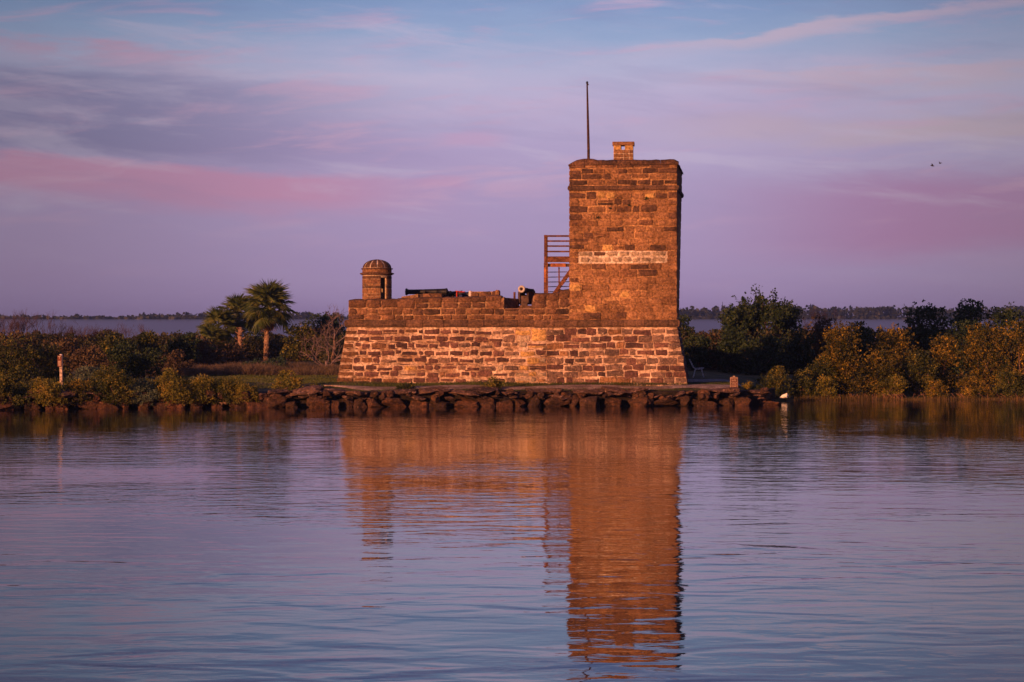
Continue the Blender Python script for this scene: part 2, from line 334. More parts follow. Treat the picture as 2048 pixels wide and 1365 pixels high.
structure('riverbed', MB().box((-1400, -60, -3.0), (1400, 2400, -2.2)).me('riverbed', M['bank_mud']))
structure('far_shore', MB().add([(-1300, 955, -0.3), (1300, 955, -0.3), (1300, 975, 0.8), (-1300, 975, 0.8), (1300, 2350, 1.5), (-1300, 2350, 1.5)], [(0, 1, 2, 3), (3, 2, 4, 5)]).me('far_shore', M['far_ground']))
def strip(name, mat, rows, dz=0.012):
    """A thin sheet following the ground; rows = [(px0, t0, t1)...] edges measured back from the shoreline."""
    v = []; f = []
    for px, t0, t1 in rows:
        for k in range(5):
            x = wx(px, 98); y = shore(x) + t0 + (t1 - t0) * k / 4
            v.append((x + 0.03 * random.uniform(-1, 1), y, gz(x, y) + 0.055 + dz * (1 if 0 < k < 4 else -3)))
    for i in range(len(rows) - 1):
        for k in range(4): f.append((i * 5 + k, (i + 1) * 5 + k, (i + 1) * 5 + k + 1, i * 5 + k + 1))
    return structure(name, mesh(name, v, f, mat, True))
strip('shell_path', M['shell'], [(640 + 20 * i, 1.3 + 0.25 * math.sin(i * 0.9) + (1.6 if i < 4 else 0) * (4 - i) / 4, 2.5 + 0.5 * math.sin(i * 0.5 + 1) * (1 if i > 3 else 0.3)) for i in range(43)])
strip('gravel_path', M['path_grey_shade'], [(1372 + 12 * i, 4.2 + i * 0.06 + 0.3 * math.sin(i), 9.0 - i * 0.2) for i in range(12)])

# ------------------------------------------------------------------ fort frame: u along the front, y into the building
TH = R(4.6); FD = 100.0; CT, ST = math.cos(TH), math.sin(TH)
def fu(px, y=0.0):
    k = (px - 1024) / F
    return (k * (FD + y * CT) - y * ST) / (CT + k * ST)
def fz(py, px=1024, y=0.0):
    D = FD - fu(px, y) * ST + y * CT
    return EYE + (HY - py) / F * D
def fworld(u, y, z): return (u * CT + y * ST, FD - u * ST + y * CT, z)
class Build:
    """A thing of the fort: geometry is given in fort coordinates and stored relative to the thing's base."""
    def __init__(s, name, label, cat, u, y, z):
        s.o = Vector((u, y, z)); s.root = thing(name, label, cat, fworld(u, y, z), -TH)
    def part(s, name, v, f, mat, parent=None, smooth=False, centre=True, label=None):
        v = [Vector(p) for p in v]
        c_ = sum(v, Vector()) / len(v) if centre else Vector(s.o)
        pv = parent['_c'] if parent is not None else s.o
        o = link(name, mesh(name, [p - c_ for p in v], f, mat, smooth), parent if parent is not None else s.root, c_ - Vector(pv))
        o['_c'] = tuple(c_)
        if label: o['label'] = label
        return o
    def mb(s, name, mb, mat, parent=None, smooth=False, label=None): return s.part(name, mb.v, mb.f, mat, parent, smooth, True, label)

def stone_geo(u0, u1, z0, z1, yf, proud=0.04, back=0.10, rough=0.12, cut=0.22, zs=lambda u: 0.0):
    """One worn block, 10-sided: skirt, worn edge and a slightly uneven face. yf(z) is the wall face there."""
    h = z1 - z0; w_ = u1 - u0; r = min(h, w_) * cut; j = lambda k=1.0: random.uniform(-1, 1) * rough * min(h, w_) * k
    um = (u0 + u1) / 2 + w_ * random.uniform(-.12, .12)
    o = [(u0 + r, z0), (um, z0), (u1 - r, z0), (u1, z0 + r), (u1, z1 - r), (u1 - r, z1), (um, z1), (u0 + r, z1), (u0, z1 - r), (u0, z0 + r)]
    o = [(a + j(0.5), b + j(0.7)) for a, b in o]
    cu, cz = (u0 + u1) / 2, (z0 + z1) / 2; ins = min(h, w_) * 0.10; tilt = random.uniform(-.012, .012)
    v = []
    for a, b in o: v.append((a, yf(b) + back, b + zs(a)))
    for a, b in o: v.append((a, yf(b) - proud * 0.45, b + zs(a)))
    for a, b in o:
        d = math.hypot(a - cu, b - cz) + 1e-6; a2 = a - (a - cu) / d * ins * 1.2; b2 = b - (b - cz) / d * ins
        v.append((a2, yf(b2) - proud + tilt * (a2 - cu) / w_ + random.uniform(-.2, .2) * proud, b2 + zs(a2)))
    n = 10; f = []
    for L in (0, 1):
        for k in range(n): f.append((L * n + k, L * n + (k + 1) % n, (L + 1) * n + (k + 1) % n, (L + 1) * n + k))
    f.append(tuple(range(2 * n, 3 * n)))
    return v, f
def lay_row(B, parent, uL, uR, z0, z1, yf, wmin, wmax, gap, pick, proud=0.04, rough=0.12, cut=0.22, hvar=0.12, name='stone', zs=lambda u: 0.0, edge=True, skip=None, split=0.045):
    """Lay one course from uL to uR; pick(u) gives the material."""
    u = uL; out = 0
    while u < uR - 0.08:
        wd = random.uniform(wmin, wmax)
        if uR - (u + wd) < wmin * 0.7: wd = uR - u
        a, b = u + gap / 2, u + wd - gap / 2
        if edge and u == uL: a = uL - 0.01
        if edge and abs(u + wd - uR) < 1e-6: b = uR + 0.01
        if not (skip and skip((a + b) / 2)):
            h = z1 - z0
            zb = z0 + random.uniform(0, hvar * 0.5) * h; zt = z1 - random.uniform(0, hvar) * h
            wv = (0.05 if yf is yb else 0.03) * noise.noise(Vector((a * 0.6, z0 * 3.1, 5.0))); zb += wv; zt += wv
            if not edge or (u > uL + .01 and u + wd < uR - .01): a += random.uniform(0, gap * .5); b -= random.uniform(0, gap * .5)
            r_ = random.random(); cuts = [(zb, zt)]
            if r_ < split and b - a > .34: m_ = zb + (zt - zb) * random.uniform(.3, .7); cuts = [(zb, m_ - gap * .2), (m_ + gap * .2, zt)]
            elif r_ < split * 2: cuts = [(zb + (zt - zb) * .3, zt)]
            elif r_ < split * 2.6: cuts = [(zb, zb + (zt - zb) * .62)]
            for q0, q1 in cuts:
                vv, ff = stone_geo(a, b, q0, q1, yf, proud * random.uniform(.7, 1.25), 0.08, rough, cut, zs)
                B.part(name, vv, ff, pick((a + b) / 2), parent, True)
        u += wd; out += 1
    return out

# ---- gun deck -------------------------------------------------------------
Z_BASE = 0.80; ZS0 = fz(655, 1024); ZS1 = fz(640, 1024)        # under and top of the lower string course
UL, UR = fu(694), fu(1354); UBL, UBR = fu(676), fu(1375); DEPTH = 13.5
BAT = 0.42
def yb(z): return -BAT * (ZS0 - z) / (ZS0 - Z_BASE) if z < ZS0 else 0.0
def eL(z): return UL + (UBL - UL) * (ZS0 - z) / (ZS0 - Z_BASE)
def eR(z): return UR + (UBR - UR) * (ZS0 - z) / (ZS0 - Z_BASE)
G = Build('gun_deck', 'low battered coquina stone gun platform with a worn parapet, beside the tall tower', 'fort', (UL + UR) / 2, 6, Z_BASE)
zb_, zt_ = 0.6, ZS0
bw = MB().add([(eL(zb_), yb(zb_), zb_), (eR(zb_), yb(zb_), zb_), (eR(zb_), DEPTH + .4, zb_), (eL(zb_), DEPTH + .4, zb_),
               (UL, 0, zt_), (UR, 0, zt_), (UR, DEPTH, zt_), (UL, DEPTH, zt_)], [(0, 3, 2, 1), (4, 5, 6, 7), (0, 1, 5, 4), (1, 2, 6, 5), (2, 3, 7, 6), (3, 0, 4, 7)])
base_wall = G.mb('battered_wall', bw, M['mortar_pale'], label='battered lower wall of dark blocks in wide pale mortar')
rowsL = [(658.5, 669.5), (671, 683.5), (685.5, 697.5), (699.5, 712), (715, 727.5), (730, 741), (743, 754.5), (755.5, 766)]
UMID = fu(1092)
def pick_base(u):
    px = 1024 + F * (u * CT) / (FD - u * ST); r = random.random()
    if 1036 < px < 1092 and r < 0.72: return M['stone_ochre'] if r < 0.4 else M['stone_pale']
    if px < 712: return M['stone_red']
    if 900 < px < 1040 and r > .62: return M['stone_speckled'] if r < .9 else M['stone_pale']
    if px < 1000: return M['stone_dark'] if r < 0.80 else (M['stone_red'] if r < .9 else (M['stone_ochre'] if r < 0.95 else M['stone_speckled']))
    return M['stone_speckled'] if r < 0.55 else (M['stone_dark'] if r < 0.92 else M['stone_tower'])
nst = 0
for i, (a, b) in enumerate(rowsL):
    z0, z1 = fz(b), fz(a)
    zc = (z0 + z1) / 2
    nst += lay_row(G, base_wall, eL(zc), UMID, z0, z1, yb, 0.26, 0.74, 0.05, pick_base, 0.028, 0.24, 0.16, 0.34, split=.07)
    nst += lay_row(G, base_wall, UMID + 0.06, eR(zc), z0 - 0.012, z1 + 0.02, yb, 0.32, 0.82, 0.036, pick_base, 0.022, 0.22, 0.12, 0.28, split=.06)
# thin chinking slivers in the wide beds, too small to pick apart
ch = MB()
for zi in (713.3, 729, 741.6, 684.2, 698.3):
    u = UL
    while u < UR:
        wd = random.uniform(0.1, 0.5)
        if random.random() < 0.5:
            hz = random.uniform(0.012, 0.03); zc = fz(zi) + random.uniform(-.012, .012)
            vv, ff = stone_geo(u, u + wd, zc - hz, zc + hz, yb, 0.02, 0.03, 0.25, 0.4); ch.add(vv, ff)
        u += wd + random.uniform(0.03, 0.3)
cho = G.mb('chinking', ch, M['stone_dark'], base_wall); cho['kind'] = 'stuff'
# courses down the two end walls
def side_stones(u_of, sgn, y0, y1, z0, z1, mat, name, parent, B, skew=False):
    sm = MB(); z = z0
    while z < z1:
        h = random.uniform(0.24, 0.32) * (random.uniform(.9, 1.9) if skew else 1); y = y0
        while y < y1:
            wd = random.uniform(0.4, 0.85); a, b = y + .03, min(y + wd - .03, y1); c0, c1 = z + .02, min(z + h - .03, z1)
            if b - a > 0.1:
                def P(yy, zz, o): return ((u_of(zz, yy) if skew else u_of(zz)) + sgn * o, yy, zz)
                q = [(a, c0), (b, c0), (b, c1), (a, c1)]; i_ = 0.03
                q2 = [(a + i_, c0 + i_), (b - i_, c0 + i_), (b - i_, c1 - i_), (a + i_, c1 - i_)]
                vv = [P(yy, zz, -.05) for yy, zz in q] + [P(yy, zz, .006 if skew else .015) for yy, zz in q] + [P(yy, zz, .016 if skew else .035) for yy, zz in q2]
                ff = []
                for L in (0, 4):
                    for k in range(4): ff.append((L + k, L + (k + 1) % 4, L + 4 + (k + 1) % 4, L + 4 + k))
                ff.append((8, 9, 10, 11)); sm.add(vv, ff)
            y += wd
        z += h
    o = B.mb(name, sm, mat, parent); o['kind'] = 'stuff'; return o
side_stones(eL, -1, 0.1, DEPTH, 0.85, ZS0 - .05, M['stone_dark'], 'end_wall_stone', base_wall, G)
side_stones(eR, 1, 0.1, DEPTH, 0.85, ZS0 - .05, M['stone_dark'], 'end_wall_stone', base_wall, G)
# lower string course
def string_course(B, px0, px1, z0, z1, yout, ends, mat, wmin=0.6, wmax=1.15, parent=None, y0=0.0, depth=5.0, TD_=0):
    u0, u1 = fu(px0), fu(px1); u = u0
    h = z1 - z0
    prof = [(0.15, 0), (-yout * 0.55, 0.0), (-yout, h * .28), (-yout, h * .72), (-yout * .6, h), (0.15, h)]
    while u < u1 - 0.05:
        wd = random.uniform(wmin, wmax)
        if u1 - u - wd < wmin * .6: wd = u1 - u
        a, b = u + 0.009, u + wd - 0.009; dz = random.uniform(-.012, .012); dy = random.uniform(-.015, .015)
        n = 3; vv = []; ff = []
        for k in range(n + 1):
            uu = a + (b - a) * k / n; e = 0.012 if k in (0, n) else 0
            for (yy, zz) in prof: vv.append((uu, y0 + yy + (dy + random.uniform(-.012, .012) + e if yy < 0 else 0), z0 + zz * (1 - e) + dz + random.uniform(-.008, .008)))
        for k in range(n):
            for q in range(5): ff.append((k * 6 + q, k * 6 + q + 1, (k + 1) * 6 + q + 1, (k + 1) * 6 + q))
        ff.append(tuple(range(6))[::-1]); ff.append(tuple(range(n * 6, n * 6 + 6)))
        B.part('string_stone', vv, ff, mat, parent, False)
        u += wd
    for (ue, sg) in ends:                  # the course turning the corner
        m_ = MB()
        ring = [(-0.05, 0), (yout * .55, 0), (yout, h * .28), (yout, h * .72), (yout * .6, h), (-0.05, h)]
        ys = [y0 - yout * 0.8] + [y0 + depth * k / 6 for k in range(1, 7)]; vv = []; ff = []
        for yy in ys:
            for a, b in ring: vv.append((ue + (0.17 * max(0, yy) / TD_ if sg > 0 and TD_ else 0) + sg * (a + random.uniform(-.01, .01)), yy, z0 + b + random.uniform(-.006, .006)))
        for k in range(len(ys) - 1):
            for q in range(5): ff.append((k * 6 + q, k * 6 + q + 1, (k + 1) * 6 + q + 1, (k + 1) * 6 + q))
        ff.append(tuple(range(6))); ff.append(tuple(range(len(vv) - 6, len(vv))))
        B.part('string_return', vv, ff, mat, parent)
string_course(G, 693, 1356, ZS0 + .0, ZS1, 0.11, [(UL, -1), (UR, 1)], M['stone_string'], depth=DEPTH)
# core of the deck behind the string course and parapet
ZD = fz(616)
core = MB().box((UL + .06, .06, ZS0 + .003), (UR - .02, DEPTH - .05, ZS1 - .02)); G.mb('deck_core', core, M['mortar_parapet'])
deck = MB().box((UL + 0.9, 0.9, ZS1 - .019), (fu(1142), DEPTH - 0.9, ZD)); G.mb('deck_floor', deck, M['mortar_parapet'])
# parapet: left length, embrasure sill, right length
E0, E1 = fu(1006), fu(1066)
def prof_top(u):
    px = 1024 + F * (u * CT) / (FD - u * ST)
    return fz(float(np.interp(px, [690, 700, 760, 850, 930, 1003, 1012, 1064, 1068, 1108, 1140], [605, 602, 599, 597.5, 595, 592, 594, 592, 589, 587, 578])), px)
def parapet(px0, px1, name, zt=None):
    mb = MB(); n = max(2, int((fu(px1) - fu(px0)) / 0.35)); vv = []; ff = []
    for k in range(n + 1):
        u = fu(px0) + (fu(px1) - fu(px0)) * k / n; zz = (zt if zt else prof_top(u)) - 0.09
        vv += [(u, 0.02, ZS1 - .01), (u, 0.02, zz), (u, 0.12, zz + .06), (u, 0.85, zz + .05), (u, 0.95, ZS1 - .01)]
    for k in range(n):
        for q in range(4): ff.append((k * 5 + q, k * 5 + q + 1, (k + 1) * 5 + q + 1, (k + 1) * 5 + q))
    ff.append((0, 1, 2, 3, 4)); ff.append(tuple(range(n * 5, n * 5 + 5))[::-1])
    return G.part(name, vv, ff, M['mortar_parapet'])
G.mb('gun_platform', MB().box((fu(1030, 1.2), 1.0, ZS1), (fu(1068, 1.2), 3.4, fz(611.5, 1050, 1.0))), M['stone_string'])
par = parapet(697, 1008, 'parapet'); sill = parapet(1006, 1068, 'embrasure_sill', fz(615.5)); par2 = parapet(1066, 1139, 'parapet')
pk = lambda u: M['stone_red'] if random.random() < 0.72 else M['stone_tower_dark']
y0f = lambda z: 0.02
for (a, b) in ((630.5, 639.5), (617.5, 629.5)):
    for (p, x0, x1) in ((par, 697, 1008), (sill, 1008, 1067), (par2, 1067, 1138)):
        lay_row(G, p, fu(x0), fu(x1), fz(b), fz(a), y0f, 0.32, 0.78, 0.03, pk, 0.045, 0.17, 0.16, 0.12, edge=False)
# top course follows the worn profile
def top_course(p, x0, x1):
    u = fu(x0); e = fu(x1)
    while u < e - .05:
        wd = random.uniform(0.45, 0.85)
        if e - u - wd < 0.3: wd = e - u
        um = u + wd / 2; zt = prof_top(um) + random.uniform(-.02, .02); zbm = fz(616)
        split = zt - zbm > 0.40
        vv, ff = stone_geo(u + .012, u + wd - .012, (zt + zbm) / 2 + .01 if split else zbm, zt - .02, y0f, 0.045, 0.1, .15, .15); 
        if split:
            v2, f2 = stone_geo(u + .05, u + wd - .03, zbm, (zt + zbm) / 2 - .01, y0f, 0.04, 0.1, .16, .15); G.part('stone', v2, f2, pk(u), p, True)
        G.part('stone', vv, ff, pk(u), p, True)
        # coping block lying back over the wall
        q = MB(); nn = 3; vv = []; ff = []
        for k in range(nn + 1):
            uu = u + wd * k / nn; dz = random.uniform(-.025, .03)
            vv += [(uu, -0.02, zt - .07), (uu, 0.0, zt - .01 + dz * .5), (uu, 0.2, zt + .03 + dz), (uu, 0.9, zt + .0 + dz), (uu, 0.98, zt - .15)]
        for k in range(nn):
            for r_ in range(4): ff.append((k * 5 + r_, k * 5 + r_ + 1, (k + 1) * 5 + r_ + 1, (k + 1) * 5 + r_))
        ff.append((0, 1, 2, 3, 4)); ff.append(tuple(range(nn * 5, nn * 5 + 5))[::-1])
        G.part('coping_stone', vv, ff, M['stone_tower_dark'], p)
        u += wd
top_course(par, 697, 1003); top_course(par2, 1069, 1139)
# splayed embrasure cheeks
for (pa, pb, sgn) in ((1003, 1036, 1), (1068, 1064, -1)):
    ua, ub = fu(pa), fu(pb, 0.9); zz = fz(595); zl = fz(616)
    vv = [(ua - sgn * .1, 0.0, zl), (ua - sgn * .1, 0.0, zz), (ub - sgn * .35, 1.0, zz - .02), (ub - sgn * .35, 1.0, zl), (ua + sgn * .12, 0.0, zl), (ua + sgn * .02, 0.03, zz - .05), (ub, 1.0, zz - .05), (ub, 1.0, zl)]
    G.part('embrasure_cheek', vv, [(0, 1, 2, 3), (4, 5, 6, 7), (1, 5, 6, 2), (0, 4, 5, 1), (3, 2, 6, 7)], M['stone_tower_dark'])
# low merlons and blocks standing on the parapet further back
def merlon(px0, px1, py0, py1, y, mat, slope=0.0, rows=1, name='merlon'):
    u0, u1 = fu(px0, y), fu(px1, y); z0, z1 = fz(py1, px0, y) - .1, fz(py0, px0, y)
    b = MB().add([(u0, y, z0), (u1, y, z0), (u1, y + .7, z0), (u0, y + .7, z0), (u0, y, z1 - slope), (u1, y, z1), (u1, y + .7, z1 - .05), (u0, y + .7, z1 - slope)],
                 [(0, 3, 2, 1), (4, 5, 6, 7), (0, 1, 5, 4), (1, 2, 6, 5), (2, 3, 7, 6), (3, 0, 4, 7)])
    o = G.mb(name, b, mat)
    for r_ in range(rows):
        za, zb2 = z0 + (z1 - z0) * r_ / rows, z0 + (z1 - z0) * (r_ + 1) / rows
        lay_row(G, o, u0, u1, za + .005, zb2 - .008 - (slope if r_ == rows - 1 else 0), lambda z: y, 0.3, 0.6, 0.03, lambda u: M['stone_red'] if random.random() < .6 else M['stone_tower'], 0.04, .12, .2, .05)
    return o
merlon(803, 836, 588.5, 598, 1.3, M['mortar_parapet'], 0.12)
merlon(846, 884, 587.5, 598, 1.6, M['stone_string'])
merlon(943, 996, 583.5, 598, 2.0, M['mortar_parapet'], 0.0, 1)
merlon(991.5, 998, 580.5, 590, 1.9, M['stone_tower'], 0, 1, 'merlon_end_block')
merlon(1106, 1140, 578, 592, 1.1, M['mortar_parapet'], 0.22, 2)

# ---- watch tower ------------------------------------------------------------
TL, TR = fu(1139.5), fu(1353.5); TD = 6.0; ZT = fz(322, 1250); Z_T0 = ZS1 + .004
T = Build('watch_tower', 'tall square coquina tower of brown weathered stone standing on the gun deck', 'tower', (TL + TR) / 2, TD / 2, ZS1)
FLR = 0.14                                  # the right face leans slightly outward towards the top
def tR(z, y=TD): return TR + (0.03 + 0.15 * min(1, max(0, (z - ZS1) / 6.5))) * y / TD
ZC0, ZC1 = fz(381, 1250), fz(371.5, 1250)
body = MB().add([(TL, 0, Z_T0), (TR, 0, Z_T0), (tR(Z_T0), TD, Z_T0), (TL, TD, Z_T0), (TL, 0, ZC0 + .03), (TR, 0, ZC0 + .03), (tR(ZC0), TD, ZC0 + .03), (TL, TD, ZC0 + .03)], [(0, 3, 2, 1), (4, 5, 6, 7), (0, 1, 5, 4), (1, 2, 6, 5), (2, 3, 7, 6), (3, 0, 4, 7)]); tb = T.mb('tower_wall', body, M['mortar_tower'], label='shaft of the tower, brown stone with little mortar left')
# hollow top: four parapet walls round the roof
ZP = fz(330, 1250)
pw = MB(); 
pw.box((TL, 0.0, ZC0 + .031), (TR, .55, ZP)); pw.box((TL, TD - .55, ZC0 + .031), (TR - .551, TD, ZP)); pw.box((TL, .551, ZC0 + .031), (TL + .55, TD - .551, ZP)); pw.add([(TR - .55, .551, ZC0 + .031), (TR + .01, .551, ZC0 + .031), (TR + .17, TD, ZC0 + .031), (TR - .55, TD, ZC0 + .031), (TR - .55, .551, ZP), (TR + .01, .551, ZP), (TR + .17, TD, ZP), (TR - .55, TD, ZP)], [(0, 3, 2, 1), (4, 5, 6, 7), (0, 1, 5, 4), (1, 2, 6, 5), (2, 3, 7, 6), (3, 0, 4, 7)])
tp = T.mb('tower_parapet', pw, M['mortar_tower'])
T.mb('roof_slab', MB().box((TL + .56, .56, ZC0 + .031), (TR - .56, TD - .56, ZC1)), M['stone_tower'])
yt = lambda z: 0.0
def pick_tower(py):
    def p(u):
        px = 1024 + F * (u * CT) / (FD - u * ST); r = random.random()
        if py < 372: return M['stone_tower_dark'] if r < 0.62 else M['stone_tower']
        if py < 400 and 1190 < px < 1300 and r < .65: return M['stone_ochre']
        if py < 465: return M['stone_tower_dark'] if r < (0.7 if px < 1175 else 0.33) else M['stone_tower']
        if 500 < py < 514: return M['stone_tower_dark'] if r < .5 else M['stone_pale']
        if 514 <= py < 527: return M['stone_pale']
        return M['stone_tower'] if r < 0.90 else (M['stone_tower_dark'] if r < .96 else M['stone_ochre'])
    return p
edges = [383.5]
while edges[-1] < 498: edges.append(edges[-1] + random.uniform(12.2, 14.5))
edges[-1] = 502.5
rows = list(zip(edges[:-1], edges[1:])) + [(502.5, 513.0), (514.0, 525.5)]
e2 = [527.0]
while e2[-1] < 626: e2.append(e2[-1] + random.uniform(12.5, 14.5))
e2[-1] = 639
rows += list(zip(e2[:-1], e2[1:]))
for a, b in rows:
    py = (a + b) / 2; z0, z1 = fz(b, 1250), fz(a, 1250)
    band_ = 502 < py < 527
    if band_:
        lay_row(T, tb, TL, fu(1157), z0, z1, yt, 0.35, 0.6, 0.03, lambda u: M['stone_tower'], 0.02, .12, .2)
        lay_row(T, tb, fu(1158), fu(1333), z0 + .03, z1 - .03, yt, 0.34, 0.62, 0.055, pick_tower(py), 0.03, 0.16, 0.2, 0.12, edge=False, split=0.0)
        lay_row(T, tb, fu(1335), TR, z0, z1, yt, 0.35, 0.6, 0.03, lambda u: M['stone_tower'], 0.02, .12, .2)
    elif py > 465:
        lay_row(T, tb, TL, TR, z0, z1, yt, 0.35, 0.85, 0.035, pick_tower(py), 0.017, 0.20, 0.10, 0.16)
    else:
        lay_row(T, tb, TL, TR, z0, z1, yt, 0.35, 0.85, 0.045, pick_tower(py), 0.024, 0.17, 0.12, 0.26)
# white pointed patch behind the two repaired courses
wm = stone_geo(fu(1156.5), fu(1334.5), fz(526.5, 1250), fz(502.2, 1250), yt, 0.012, 0.05, 0.10, 0.1)
T.part('repointed_patch', wm[0], wm[1], M['mortar_white'], tb)
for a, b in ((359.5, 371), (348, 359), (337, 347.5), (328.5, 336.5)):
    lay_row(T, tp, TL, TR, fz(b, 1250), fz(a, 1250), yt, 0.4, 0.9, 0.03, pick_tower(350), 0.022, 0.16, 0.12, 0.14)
string_course(T, 1138.5, 1354.5, ZC0, ZC1, 0.10, [(TL, -1), (TR, 1)], M['stone_string'], depth=TD, TD_=TD)
side_stones(lambda z: TL, -1, 0.05, TD, ZS1 + .3, ZP, M['stone_tower'], 'side_stone', tb, T)
side_stones(lambda z, y: tR(z, y), 1, 0.05, TD, ZS1 + .1, ZP, M['stone_tower'], 'side_stone', tb, T, True)
# coping with rounded corners
def coping(u):
    px = 1024 + F * (u * CT) / (FD - u * ST)
    return fz(float(np.interp(px, [1133, 1138, 1150, 1158, 1180, 1195, 1330, 1342, 1352, 1360, 1363], [332, 327, 321, 318, 317, 320, 320, 318.5, 320, 326, 332])), 1250)
u = TL - .07; e = TR + .09
while u < e - .05:
    wd = random.uniform(.45, .9)
    if e - u - wd < .35: wd = e - u
    nn = 4; vv = []; ff = []
    for k in range(nn + 1):
        uu = u + .006 + (wd - .012) * k / nn; zt = coping(uu) + random.uniform(-.012, .012); yo = random.uniform(-.015, .015)
        zlow = ZP - .03
        vv += [(uu, .02, zlow), (uu, -.07 + yo, zlow + .03), (uu, -.08 + yo, zt - .06), (uu, 0.05, zt), (uu, .45, zt + .0), (uu, .56, zlow)]
    for k in range(nn):
        for q in range(5): ff.append((k * 6 + q, k * 6 + q + 1, (k + 1) * 6 + q + 1, (k + 1) * 6 + q))
        ff.append((k * 6 + 5, k * 6, (k + 1) * 6, (k + 1) * 6 + 5))
    ff.append(tuple(range(6))[::-1]); ff.append(tuple(range(nn * 6, nn * 6 + 6)))
    T.part('coping_stone', vv, ff, M['stone_tower_dark'], tp); u += wd
for (ua, ub) in ((TL - .08, TL + .5), (TR - .5, TR + .11)):
    y = 0.57
    while y < TD:
        y1 = min(y + random.uniform(.6, 1.0), TD); out = ua if ua < TL else ub; inn = ub if ua < TL else ua
        zt = fz(323, 1250) + random.uniform(-.02, .02)
        vv = []
        for yy in (y + .006, y1 - .006):
            out = ua if ua < TL else ub + .15 * yy / TD
            vv += [(out, yy, ZP - .02), (out, yy, zt - .16), ((out * 2 + inn) / 3, yy, zt), (inn, yy, zt), (inn, yy, ZP - .02)]
        T.part('coping_stone', vv, [(0, 1, 2, 3, 4), (9, 8, 7, 6, 5)] + [(k, k + 5, (k + 1) % 5 + 5, (k + 1) % 5) for k in range(5)], M['stone_tower_dark'], tp); y = y1
T.mb('coping_stone', MB().box((TL, TD - .54, ZP - .02), (TR, TD, fz(324, 1250))), M['stone_tower_dark'], tp)
# chimney
CY = 2.6; c0, c1 = fu(1227, CY), fu(1266, CY); cw = c1 - c0
zc = lambda p: fz(p, 1247, CY)
s0, s1 = fu(1242, CY), fu(1249.5, CY)
chm = MB().box((c0, CY, ZC1 - .1), (c1, CY + .7, zc(300)))
chm.box((c0, CY, zc(300) + .001), (s0, CY + .7, zc(291))); chm.box((s1, CY, zc(300) + .001), (c1, CY + .7, zc(291)))
cho = T.mb('chimney', chm, M['mortar_white'], label='small chimney with a square vent through its top')
for (a, b) in ((300.5, 307.5), (308.5, 315.5), (316.5, 325), (326, 335)):
    k = 0.36 if int(a) % 2 else 0.5
    for (x0, x1) in ((c0, c0 + cw * k), (c0 + cw * k, c0 + cw * (k + .3)), (c0 + cw * (k + .3), c1)):
        if x1 - x0 > .08:
            vv, ff = stone_geo(x0 + .006, x1 - .008, zc(b), zc(a), lambda z: CY, .014, .03, .03, .08); T.part('brick', vv, ff, M['stone_tower'], cho, False)
for x0, x1 in ((c0, s0), (s1, c1)):
    vv, ff = stone_geo(x0 + .004, x1 - .004, zc(300), zc(291.3), lambda z: CY, .012, .03, .03, .08); T.part('vent_block', vv, ff, M['stone_ochre'], cho, False)
T.mb('chimney_cap', MB().box((c0 - .05, CY - .06, zc(291) + .002), (c1 + .05, CY + .76, zc(284))), M['stone_tower'], cho)
# a few plants and putlog holes in the upper wall
for (px, py, r_) in ((1293, 398, .075), (1220, 417, .04), (1196, 435, .05), (1258, 411, .035)):
    q = MB(); u_, z_ = fu(px), fz(py, px)
    for k in range(14):
        a = random.uniform(0, 6.28); q.bar((u_, -.02, z_), (u_ + math.cos(a) * r_ * 1.6, -.06 - random.uniform(0, .05), z_ + math.sin(a) * r_), .02, .012)
    o = T.mb('weed_tuft', q, M['leaf_dark'], tb); o['kind'] = 'stuff'

# flagpole
PY_ = 1.2
P = thing('flagpole', 'tall bare dark wooden flagpole without a flag, rising from the tower roof', 'flagpole', fworld(fu(1177, PY_), PY_, ZC1), -TH)
pz = lambda p: fz(p, 1177, PY_) - ZC1
dx = fu(1174.5, PY_) - fu(1177.3, PY_)
MB().tube([(0, 0, 0), (0, 0, pz(300)), (dx * .45, 0, pz(240)), (dx, 0, pz(168))], [.065, .062, .052, .034], 10).obj('pole', M['pole_wood'], P, True)
MB().lathe([(.03, pz(168)), (.05, pz(167.5)), (.05, pz(165)), (.03, pz(163.5)), (.005, pz(163))], 10, org=(dx, 0, 0)).obj('finial', M['iron'], P, True)
MB().box((dx + .03, -.02, pz(171)), (dx + .07, .02, pz(168.5))).obj('pulley', M['iron'], P)

# ---- sentry box ---------------------------------------------------------------
BY = 1.5; bu = fu(754, BY); br = 29.2 / F * (FD + BY + 1); 
bz = lambda p: fz(p, 754, BY)
B = Build('sentry_box', 'small round domed stone sentry box on the left corner of the gun deck', 'sentry box', bu, BY, bz(612))
def arc(r0, r1, a0, a1, z0, z1, step=8):
    """Curved block; angle 0 faces the water, positive towards the tower side."""
    n = max(2, int(abs(a1 - a0) / step) + 1); vv = []; ff = []
    for k in range(n + 1):
        a = R(a0 + (a1 - a0) * k / n)
        for (r_, z_) in ((r0, z0), (r1, z0), (r1, z1), (r0, z1)): vv.append((bu + r_ * math.sin(a), BY - r_ * math.cos(a), z_))
    for k in range(n):
        for q in range(4): ff.append((k * 4 + q, k * 4 + (q + 1) % 4, (k + 1) * 4 + (q + 1) % 4, (k + 1) * 4 + q))
    ff.append((0, 1, 2, 3)); ff.append(tuple(range(n * 4, n * 4 + 4)))
    return vv, ff
D0, D1 = 23, 47
WA, WB = -50, -42
drum = MB()
